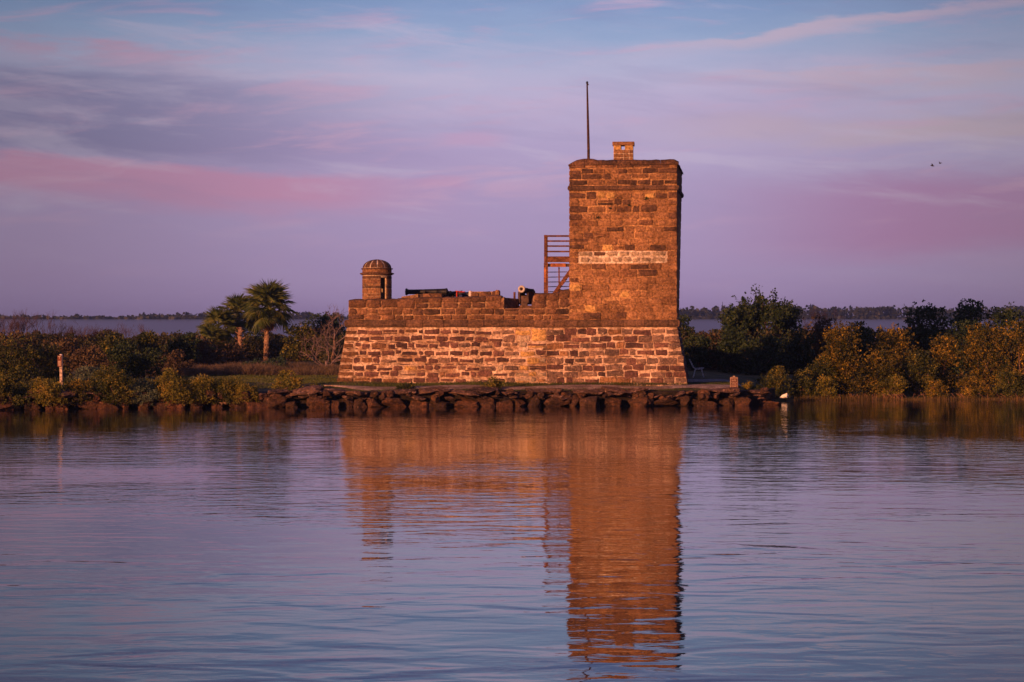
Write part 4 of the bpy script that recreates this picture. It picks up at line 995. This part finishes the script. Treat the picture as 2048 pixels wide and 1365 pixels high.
for k in range(34000):
    left = random.random() < .52
    px = random.uniform(-160, 700) if left else random.uniform(1362, 2230)
    D = random.uniform(145, 158) if 400 < px < 640 else random.uniform(124, 150); x = wx(px, D); z0 = gz(x, D)
    top = (672 if left else 664) + 16 * noise.noise(Vector((px * .021, 0, 3))) + 9 * noise.noise(Vector((px * .09, 1, 3)))
    if left and px > 395: top += 6
    zt = wz(top, D); mass.append((x, D, z0 + (zt - z0) * random.uniform(0, 1) ** .8))
P_ = np.array(mass); N_ = RS.normal(size=P_.shape) * .5 + np.array([0, -.2, .5])
stuff('scrub_thicket', quads_mesh('scrub_thicket', clusters(P_, N_, .13, 6), M['leaf_scrub']), 'continuous low brown-green scrub closing the gaps behind the separate bushes', 'scrub')
# tall loose tree on the right
x, z = ground_at(1520, 127); rt = thing('oak_tree', 'tallest dark tree of the right thicket, with a loose open crown', 'tree', (x, 127, z))
q = MB(); rs = random.Random(4); hT = wz(578, 127) - z; tips = []
def limb(p, d, ln, r, lv):
    pts = [p]; dd = d.normalized()
    for k in range(3):
        dd = (dd + Vector((rs.uniform(-1, 1), rs.uniform(-1, 1), rs.uniform(-.5, 1))) * .2).normalized(); pts.append(pts[-1] + dd * ln / 3)
    q.tube(pts, [r, r * .85, r * .7, r * .55], 5, cap=False)
    if lv <= 1: tips.extend(pts[1:])
    if lv == 0: return
    for k in range(3):
        nd = (dd * .8 + Vector((rs.uniform(-1, 1), rs.uniform(-1, 1) * .8, rs.uniform(-.2, .9))) * .85).normalized(); limb(pts[rs.choice([2, 3])], nd, ln * rs.uniform(.62, .85), r * .62, lv - 1)
for a in (-.5, -.15, .2, .55, .05): limb(Vector((a * .5, 0, .2)), Vector((a * .9, rs.uniform(-.3, .3), 1)), hT * .36, .085, 3)
zmx = max(p.z for p in tips); tips = [Vector((p.x, p.y, p.z)) for p in tips]; sc_ = (hT - .1) / zmx
for i_, p in enumerate(q.v): q.v[i_] = (p[0], p[1], p[2] * sc_)
tips = [Vector((p.x, p.y, p.z * sc_)) for p in tips if abs(p.x) < 2.3]
q.obj('trunk', M['twig'], rt, True)
TP = np.array([tuple(p) for p in tips]); TP = np.repeat(TP, 7, 0) + RS.normal(size=(len(TP) * 7, 3)) * .13
NN = RS.normal(size=TP.shape) * .5 + np.array([0, 0, .6])
link('foliage', quads_mesh('foliage', clusters(TP, NN, .12, 5), M['leaf_dark']), rt)

# gnarled driftwood-grey branches by the left end of the fort
x = wx(652, 122); z = gz(x, 122)
rt = thing('gnarled_tree', 'leafless pale gnarled tree sprawling beside the left end of the fort', 'dead tree', (x, 122, z))
rs = random.Random(21); q = MB()
def gn(p, d, ln, r, lv):
    pts = [p]; dd = d.normalized()
    for k in range(4):
        dd = (dd + Vector((rs.uniform(-1, 1), rs.uniform(-.6, .6), rs.uniform(-.7, .9))) * .38).normalized(); pts.append(pts[-1] + dd * ln / 4)
    q.tube(pts, [r, r * .9, r * .78, r * .62, r * .4], 6, cap=False)
    if lv:
        for k in range(3):
            nd = (dd * .7 + Vector((rs.uniform(-1, 1), rs.uniform(-.6, .6), rs.uniform(-.4, 1))) * .95).normalized(); gn(pts[rs.choice([2, 3, 4])], nd, ln * rs.uniform(.5, .8), r * .6, lv - 1)
for d in ((-1, -.2, .35), (-.7, 0, .6), (.7, 0, .7), (.25, .1, 1.3), (1, .1, .4), (-.1, -.2, 1.0)): gn(Vector((0, 0, .15)), Vector(d), 1.15, .040, 3)
q.obj('branch', M['driftwood'], rt, True)
MB().tube([(0, 0, -.15), (.05, 0, .2), (.0, 0, .5)], [.13, .1, .06], 8).obj('trunk', M['driftwood'], rt, True)
# second taller limb growing up through the oak
x = wx(668, 124); rt = thing('gnarled_tree', 'upright bare pinkish trunk with forking limbs in front of the evergreen oak', 'dead tree', (x, 124, gz(x, 124)))
q = MB(); q2 = MB().tube([(0, 0, -.1), (-.08, 0, .6), (.04, 0, 1.2), (0, 0, 1.7)], [.11, .09, .075, .06], 8); rs = random.Random(33)
for d, h_ in (((-.9, 0, .5), 1.1), ((.9, 0, .4), 1.3), ((.1, 0, 1), 1.65), ((-.8, 0, .9), 1.6), ((.7, 0, .9), 1.6)): gn(Vector((0, 0, h_)), Vector(d), .95, .032, 3)
q.obj('branch', M['driftwood'], rt, True); q2.obj('trunk', M['bark'], rt, True)

# palms
def frond_mesh(seed, mat, ln=1.0, droop=0.25, segs=30, arc_=250):
    """Fan leaf: stalk along +X, pleated blades round its end with drooping tips."""
    rs = random.Random(seed); q = MB(); st = ln * .50
    q.tube([(0, 0, 0), (st * .5, 0, .03), (st, 0, 0)], [.018, .014, .012], 4)
    for k in range(segs):
        a = R(-arc_ / 2 + arc_ * k / (segs - 1)) + rs.uniform(-.03, .03); L1 = ln * .62 * (0.72 + .28 * math.cos(a * .7)) * rs.uniform(.88, 1.08)
        if rs.random() < .04: continue
        ux, uy = math.cos(a), math.sin(a); nx, ny = -uy, ux; w1 = .024 * ln; z1 = -.02 - droop * .12; z2 = -droop * rs.uniform(.6, 1.3) * L1 * 1.3
        z1 += .03 * abs(math.sin(a)); w1 *= 1.1
        b = (st, 0, 0); m1 = (st + ux * L1 * .55 + nx * w1, uy * L1 * .55 + ny * w1, z1); m2 = (st + ux * L1 * .55 - nx * w1, uy * L1 * .55 - ny * w1, z1 + .012)
        mc = (st + ux * L1 * .5, uy * L1 * .5, z1 - .012); tip = (st + ux * L1, uy * L1, z2)
        q.add([b, m1, mc, m2, tip], [(0, 1, 2), (0, 2, 3), (1, 4, 2), (2, 4, 3)])
    return q.me('frond', mat)
FG = [frond_mesh(i, M['palm_green'], 1.0, .3) for i in range(4)]; FDd = [frond_mesh(20 + i, M['palm_dead'], .62, .9, 20, 150) for i in range(3)]
def palm(label, px, base, top, D, tr, crown, nf, nd, seed, lean=0.0, group='fan palms', dead=False):
    rs = random.Random(seed); x = wx(px, D); z = wz(base, D); hT = (base - top) / F * D
    rt = thing('palm_tree', label, 'palm tree', (x, D, z), 0, group)
    pts = [(0, 0, -.2), (lean * .2, 0, hT * .3), (lean * .5, 0, hT * .65), (lean, 0, hT)]
    MB().tube(pts, [tr * 1.1, tr * .92, tr * .95, tr * .85], 14).obj('trunk', M['palm_bark'], rt, True)
    n = int(hT / .09)
    for k in range(min(n, 46)):                 # old leaf boots standing off the trunk
        t_ = .12 + .86 * k / max(1, min(n, 46)); a = k * 2.4; zz = hT * t_; cx = float(np.interp(t_, [0, .3, .65, 1], [0, lean * .2, lean * .5, lean]))
        r0 = tr * .88; grown = .05 + (.12 if t_ > .8 or dead else 0)
        MB().bar((cx + math.cos(a) * r0, math.sin(a) * r0, zz), (cx + math.cos(a) * (r0 + grown), math.sin(a) * (r0 + grown), zz + .10), .09, .03).obj('leaf_boot', M['palm_dead' if dead else 'palm_bark'], rt)
    cx = lean
    for k in range(nf):
        a = k * 2.3999 + rs.uniform(-.2, .2); t_ = (k + .5) / nf; e = R(88 - 132 * t_ ** 1.05)
        o = link('frond', rs.choice(FG), rt, (cx, 0, hT + .05 + .12 * (1 - t_)), (rs.uniform(-.35, .35), -e, a)); s_ = crown * rs.uniform(.86, 1.06); o.scale = (s_, s_, s_)
    for k in range(nd):
        a = k * 2.3999 + 1.0 + rs.uniform(-.3, .3); e = R(rs.uniform(-78, -45))
        o = link('dead_frond', rs.choice(FDd), rt, (cx, 0, hT - .02 - rs.uniform(0, .25)), (rs.uniform(-.4, .4), -e, a)); s_ = crown * rs.uniform(.7, .95); o.scale = (s_, s_, s_)
    return rt
palm('tallest fan palm with a round green crown and an orange-lit straight trunk', 532, 722, 622, 140, .17, 1.70, 44, 12, 1, .15)
palm('middle-height fan palm tucked against the left of the tallest palm', 478, 722, 636, 143, .17, 1.42, 28, 9, 2, -.05)
palm('leaning short fan palm with a half crown, left of the middle palm', 448, 722, 660, 141, .16, 1.25, 22, 9, 3, -.35)
palm('smallest fan palm with a rust skirt of dead fronds, farthest left of the palms', 428, 722, 688, 138, .15, 1.15, 20, 10, 4, -.2)
palm('dead palm stump bristling with rusty leaf stubs in front of the palms', 480, 722, 655, 134, .14, .55, 0, 7, 5, 0.02, dead=True)

# grasses
def blades(name, label, cat, pts, hmin, hmax, mat, wd=.012, lean=.25):
    P_ = np.array(pts, dtype=float); n = len(P_); h_ = RS.uniform(hmin, hmax, (n, 1)); h_ *= np.array([[.65 + .8 * max(0, noise.noise(Vector((p[0] * .35, p[1] * .3, 7))) + .4)] for p in pts]); a = RS.uniform(0, 6.28, n)
    s_ = np.stack([np.cos(a), np.sin(a), np.zeros(n)], 1) * wd; l_ = np.stack([RS.normal(0, lean, n), RS.normal(0, lean, n), np.ones(n)], 1) * h_
    Q = np.stack([P_ - s_, P_ + s_, P_ + l_ + s_ * .25, P_ + l_ - s_ * .25], 1)
    return stuff(name, quads_mesh(name, Q, M[mat]), label, cat)
def scatter(n, pa, pb, ta, tb_, dens=None):
    out = []
    while len(out) < n:
        px = random.uniform(pa, pb); t_ = random.uniform(ta, tb_); D = 98 + t_; x = wx(px, D); y = shore(x) + t_
        if dens and random.random() > dens(px, t_): continue
        out.append((x, y, gz(x, y) - .01))
    return out
blades('dry_grass', 'tall tan dry grass in front of the bushes and behind the lawn', 'grass', scatter(30000, 330, 690, 17, 29, lambda p, t_: .12 + .9 * max(0, noise.noise(Vector((p * .03, t_ * .25, 2))) + .35)), .10, .42, 'dry_grass', .013, .75)
blades('short_grass', 'mown green and brown grass of the lawn beside the fort', 'grass', scatter(26000, 380, 700, 2.2, 19), .02, .06, 'green_grass', .02, .5)
blades('verge_grass', 'short grass between the fort and the shell path', 'grass', scatter(9000, 690, 1480, 2.3, 3.6) + scatter(5000, 560, 1500, .75, 1.5, lambda p, t_: .4 + .6 * math.sin(p * .05) ** 2), .02, .09, 'green_grass', .016, .5)
blades('bank_weeds', 'weedy ground cover growing over the left bank of the sea wall', 'weeds', scatter(15000, -60, 500, .6, 4.5), .08, .30, 'leaf_olive', .02, .5)
blades('marsh_reeds', 'rusty marsh grass standing in the shallow water below the mangroves', 'marsh grass', [(x_, shore(x_) + t_, -.05) for x_, t_ in ((random.uniform(wx(1590, 104), wx(2120, 106)), random.uniform(-.9, .8)) for _ in range(4200))], .06, .24, 'reed', .008, .12)
blades('wall_weeds', 'sparse dry weeds along the foot of the fort wall', 'weeds', [fworld(u_, yb(.9) - random.uniform(.02, .3), .86) for u_ in (random.uniform(UBL, UBR) for _ in range(2600))], .03, .12, 'green_grass', .014, .5)
# mangrove prop roots at the waterline
q = MB()
for k in range(60):
    px = random.choice([random.uniform(1700, 1800), random.uniform(1640, 2060)]); x = wx(px, 106.3); y = shore(x) + random.uniform(-.4, .6)
    q.tube([(x, y, -.1), (x + random.uniform(-.06, .06), y, .12), (x + random.uniform(-.18, .18), y + .2, .26)], [.011, .010, .010], 4, cap=False)
stuff('mangrove_roots', q.me('mangrove_roots', M['palm_dead']), 'reddish prop roots of the mangroves at the waterline', 'roots')

# ------------------------------------------------------------------ bench, signs, birds
def upto(px, py, D): return Vector((wx(px, D), D, wz(py, D)))
DB = 109.0; b0 = upto(1392, 755, DB); zb0 = gz(b0.x, DB) + .05
bn_ = thing('park_bench', 'pale grey backed bench seen from its end, on the path right of the fort', 'bench', (b0.x, DB, zb0), R(-4.7))
s_ = DB / F
def bp(px, py): return ((px - 1392) * s_, (755 - py) * s_)
for yy in (0.0, 1.3):
    for (a, b) in (((1390.5, 741), (1386.5, 755.5)), ((1403, 740), (1407.5, 755.5))):
        pa, pb = bp(*a), bp(*b); MB().bar((pa[0], yy, pa[1]), (pb[0], yy, pb[1] - .03), .055, .055, up=(0, 1, 0)).obj('leg', M['bench'], bn_)
    pa, pb, pc, pd = bp(1407, 739), bp(1391.5, 741), bp(1386, 736), bp(1378.5, 720.5)
    q = MB().tube([(pa[0], yy, pa[1]), (pb[0], yy, pb[1]), (pc[0], yy, pc[1]), (pd[0], yy, pd[1])], [.022, .024, .024, .02], 8); q.obj('frame', M['bench'], bn_, True)
for k in range(5):
    t_ = k / 4; p = bp(1392 + 14 * t_, 740 - 1.2 * t_); MB().box((p[0] - .03, -.02, p[1] + .012), (p[0] + .03, 1.35, p[1] + .035)).obj('seat_slat', M['bench'], bn_)
for k in range(4):
    t_ = k / 3; p = bp(1386 - 7 * t_, 735 - 13 * t_); MB().bar((p[0] + .02, -.02, p[1]), (p[0] + .02, 1.35, p[1]), .02, .07).obj('back_slat', M['bench'], bn_)

def rounded(w_, h_, r, y0, y1, n=5):
    o = []
    for (cx, cz, a0) in ((w_ / 2 - r, h_ / 2 - r, 0), (-w_ / 2 + r, h_ / 2 - r, 90), (-w_ / 2 + r, -h_ / 2 + r, 180), (w_ / 2 - r, -h_ / 2 + r, 270)):
        for k in range(n): a = R(a0 + 90 * k / (n - 1)); o.append((cx + r * math.cos(a), cz + r * math.sin(a)))
    m_ = len(o); v = [(a, y0, b) for a, b in o] + [(a, y1, b) for a, b in o]
    return v, [tuple(range(m_)), tuple(range(m_, 2 * m_))[::-1]] + [(k, (k + 1) % m_, (k + 1) % m_ + m_, k + m_) for k in range(m_)]
def text(parent, s, x, y, z, size, mat, name='lettering'):
    c_ = bpy.data.curves.new(name, 'FONT'); c_.body = s; c_.size = size; c_.align_x = 'CENTER'; c_.align_y = 'CENTER'; c_.extrude = .0015; c_.offset = .001
    c_.materials.append(mat); o = link(name, c_, parent, (x, y, z), (R(90), 0, 0))
    dg = bpy.context.evaluated_depsgraph_get(); me_ = bpy.data.meshes.new_from_object(o.evaluated_get(dg)); bpy.data.objects.remove(o)
    return link(name, me_, parent, (x, y, z), (R(90), 0, 0))
DS = 98.4; c_ = upto(1468, 767, DS); gzs = gz(c_.x, DS)
sg = thing('warning_sign', 'brown rounded DO NOT ENTER sign with pale lettering on the sea wall', 'sign', (c_.x, DS, gzs), R(-2))
zc_ = c_.z - gzs; sw_, shh = 15.2 / F * DS, 24.5 / F * DS
MB().bar((0, .05, -.1), (0, .05, zc_ + shh / 2 + .055), .09, .07).obj('post', M['post_pale'], sg)
v, f = rounded(sw_, shh, .05, -.012, .010); ob = link('panel_border', mesh('panel_border', v, f, M['print']), sg, (0, 0, zc_))
v, f = rounded(sw_ - .028, shh - .028, .04, -.018, -.0125); ob = link('panel', mesh('panel', v, f, M['sign_brown']), sg, (0, 0, zc_))
text(sg, 'DO NOT', 0, -.021, zc_ + shh * .35, .066, M['print']); text(sg, 'ENTER', 0, -.021, zc_ + shh * .20, .068, M['print'])
for k, (zz, ww) in enumerate(((.05, .8), (-.05, .62), (-.15, .74), (-.25, .66), (-.35, .5))):
    q = MB(); x0 = -sw_ * ww / 2
    while x0 < sw_ * ww / 2 - .01:
        l_ = random.uniform(.015, .045); q.box((x0, -.021, zc_ + shh * zz - .009), (min(x0 + l_, sw_ * ww / 2), -.0185, zc_ + shh * zz + .009)); x0 += l_ + .009
    q.obj('small_print', M['print'], sg)
DP = 94.6; c_ = upto(119.5, 722.5, DP); gzs = gz(c_.x, DP)
tm = thing('trail_marker', 'tall pale post with a narrow red-brown notice among the bushes on the left bank', 'sign', (wx(121, DP), DP, gzs), R(-8))
zc_ = c_.z - gzs
MB().bar((.02, .07, -.1), (0, .07, wz(711, DP) - gzs), .11, .12).obj('post', M['post_pale'], tm)
nv, nh = 8.2 / F * DP, 23 / F * DP
v, f = rounded(nv, nh, .012, -.012, .004); link('panel', mesh('panel', v, f, M['sign_brown']), tm, (-.045, 0, zc_))
q = MB()
q.box((-.045 - .055, -.016, zc_ + nh * .36), (-.045 + .055, -.0125, zc_ + nh * .41)); q.box((-.045 - .01, -.016, zc_ + nh * .22), (-.045 + .01, -.0125, zc_ + nh * .36))
for k in range(5): q.box((-.045 - .06, -.016, zc_ - nh * (.02 + .09 * k) - .010), (-.045 + .06, -.0125, zc_ - nh * (.02 + .09 * k) + .010))
q.obj('small_print', M['print'], tm)
MB().lathe([(.07, 0), (.06, .03), (.02, .05)], 10).obj('post_cap', M['white_paint'], tm, loc=(0, .07, wz(711, DP) - gzs))

# egret, head tucked, standing in the shallows
DE = 103.3; xe = wx(1569, DE); e0 = thing('egret', 'white egret standing in the shallows below the grey-green bush', 'bird', (xe, DE, 0), R(0))
def skin(name, pts, edges, rad, mat, parent, root=0, sub=2):
    me = bpy.data.meshes.new(name); me.from_pydata(pts, edges, []); me.materials.append(mat)
    o = link(name, me, parent); sk = o.modifiers.new('skin', 'SKIN'); lay = me.skin_vertices[0].data
    for i, r_ in enumerate(rad): lay[i].radius = (r_, r_); lay[i].use_root = (i == root)
    sub_ = o.modifiers.new('sub', 'SUBSURF'); sub_.levels = sub_.render_levels = sub
    dg = bpy.context.evaluated_depsgraph_get(); m2 = bpy.data.meshes.new_from_object(o.evaluated_get(dg)); o.modifiers.clear(); o.data = m2
    m2.name = name; m2.polygons.foreach_set('use_smooth', [True] * len(m2.polygons)); return o
skin('body', [(-.22, 0, .15), (-.10, 0, .20), (.02, 0, .25), (.11, 0, .27), (.15, -.03, .23), (.12, -.06, .17), (.07, -.07, .17)],
     [(0, 1), (1, 2), (2, 3), (3, 4), (4, 5), (5, 6)], [.02, .075, .10, .085, .05, .035, .03], M['feather'], e0, 2)
MB().tube([(.07, -.08, .165), (.0, -.10, .135)], [.012, .003], 6).obj('beak', M['beak'], e0)
for yy in (-.025, .03): MB().tube([(.02, yy, -.12), (.035, yy, .06), (.01, yy, .18)], [.010, .010, .016], 6).obj('leg', M['bird_dark'], e0)
# two birds in the air
def bird(label, px, py, D, span, rx, rz):
    p = upto(px, py, D); o = thing('flying_bird', label, 'bird', p, 0, 'birds in flight'); o.rotation_euler = (rx, .3, rz)
    MB().lathe([(.005, -.14), (.03, -.09), (.045, -.02), (.04, .05), (.022, .1), (.005, .14)], 8, 'Y').obj('body', M['bird_dark'], o, True)
    for s_ in (-1, 1):
        v = [(s_ * .03, .04, .02), (s_ * span * .28, .08, .09), (s_ * span * .5, -.03, .05), (s_ * span * .27, -.02, .075), (s_ * .03, -.06, .02)]
        v += [(a, b, c_ - .012) for a, b, c_ in v]
        MB().add(v, [(0, 1, 2, 3, 4), (9, 8, 7, 6, 5)] + [(k, k + 5, (k + 1) % 5 + 5, (k + 1) % 5) for k in range(5)]).obj('wing', M['bird_dark'], o)
    return o
bird('dark bird with raised wings flying at the right, the lower left of the two', 1864.5, 332, 150, .42, 0.2, R(75))
bird('smaller dark bird just above and right of the other flying bird', 1880, 327, 160, .30, 0, R(20))

# ------------------------------------------------------------------ far woods, mast, mist and haze
tr = []; rs = np.random.RandomState(5)
tops_px = [0, 30, 80, 100, 150, 220, 222, 262, 300, 330, 380, 420, 500, 590, 650, 690, 1000, 1360, 1400, 1480, 1560, 1620, 1700, 1800, 1900, 2048]
tops_py = [632, 631, 633, 634, 632, 633, 640, 630, 628, 629, 626, 628, 628, 626, 625, 628, 625, 617, 615, 612, 617, 613, 615, 612, 616, 611]
for k in range(1150):
    px = rs.uniform(-420, 2470); D = rs.uniform(985, 1080); x = wx(px, D)
    top = np.interp(px, tops_px, tops_py) + rs.triangular(-4.5, 4.5, 7.5) + 1.0; zt = wz(top, D); h = zt - .8
    if 225 < px < 258: h *= .85
    n = 30; cw = rs.uniform(1.8, 4.2)
    t_ = rs.beta(2.2, 1.2, n); C_ = np.stack([x + rs.normal(0, 1, n) * cw * .5 * (1.15 - t_ * .8), D + rs.normal(0, 1, n) * cw * .5, .8 + h * (.25 + .75 * t_)], 1)
    tr.append(C_)
P_ = np.concatenate(tr); d = rs.normal(size=P_.shape); d /= np.linalg.norm(d, axis=1)[:, None]; e_ = np.cross(d, rs.normal(size=P_.shape)); e_ /= np.linalg.norm(e_, axis=1)[:, None]
sz_ = rs.uniform(.5, 1.25, (len(P_), 1)); Q = np.stack([P_ - d * sz_, P_ - e_ * sz_ * .7, P_ + d * sz_, P_ + e_ * sz_ * .7], 1)
# undergrowth wall of foliage filling the lower half of the wood
m_ = 26000; gx = rs.uniform(-330, 330, m_); gy = rs.uniform(978, 1000, m_); gzz = rs.uniform(.6, 9.5, m_); P2 = np.stack([gx, gy, gzz], 1)
d = rs.normal(size=P2.shape); d[:, 1] *= .3; d /= np.linalg.norm(d, axis=1)[:, None]; e_ = np.cross(d, rs.normal(size=P2.shape)); e_ /= np.linalg.norm(e_, axis=1)[:, None]
Q2 = np.stack([P2 - d * 1.1, P2 - e_ * .9, P2 + d * 1.1, P2 + e_ * .9], 1)
stuff('far_woods', quads_mesh('far_woods', np.concatenate([Q, Q2]), M['pine_far']), 'distant line of blue-grey pine woods beyond the mist', 'woods')
mast = thing('radio_mast', 'faint thin radio mast above the far woods right of the tower', 'mast', (wx(1445, 1000), 1000, .8))
hm = wz(604, 1000) - .8
MB().tube([(0, 0, 0), (0, 0, hm)], [.16, .1], 4).obj('pole', M['iron'], mast)
MB().bar((-.7, 0, hm * .86), (.7, 0, hm * .86), .1, .1).obj('antenna', M['iron'], mast)

def volume(name, dens, col, aniso=0.0):
    m_ = bpy.data.materials.new(name); m_.use_nodes = True; t_ = m_.node_tree; t_.nodes.clear()
    o_ = t_.nodes.new('ShaderNodeOutputMaterial'); p_ = t_.nodes.new('ShaderNodeVolumePrincipled')
    p_.inputs['Density'].default_value = dens; p_.inputs['Color'].default_value = (*col, 1); p_.inputs['Anisotropy'].default_value = aniso
    t_.links.new(p_.outputs[0], o_.inputs['Volume']); return m_
hz_ = stuff('haze', MB().box((-1450, -90, -3.6), (1450, 2450, 24)).me('haze', volume('haze_air', 0.00024, (0.66, 0.74, 1.0), 0.65)), 'thin lavender morning haze over the whole river', 'haze')
mist = stuff('mist', MB().add([(-900, 240, .02), (900, 240, .02), (900, 950, .02), (-900, 950, .02), (-900, 300, 0.6), (900, 300, 0.6), (900, 945, 8.6), (-900, 945, 8.6)],
        [(0, 1, 2, 3), (4, 5, 6, 7), (0, 1, 5, 4), (1, 2, 6, 5), (2, 3, 7, 6), (3, 0, 4, 7)]).me('mist', volume('mist_bank', 0.014, (0.66, 0.76, 1.0), 0.6)), 'low bank of pale mist lying on the water before the far woods', 'mist')
for o in bpy.data.objects:
    if '_c' in o: del o['_c']
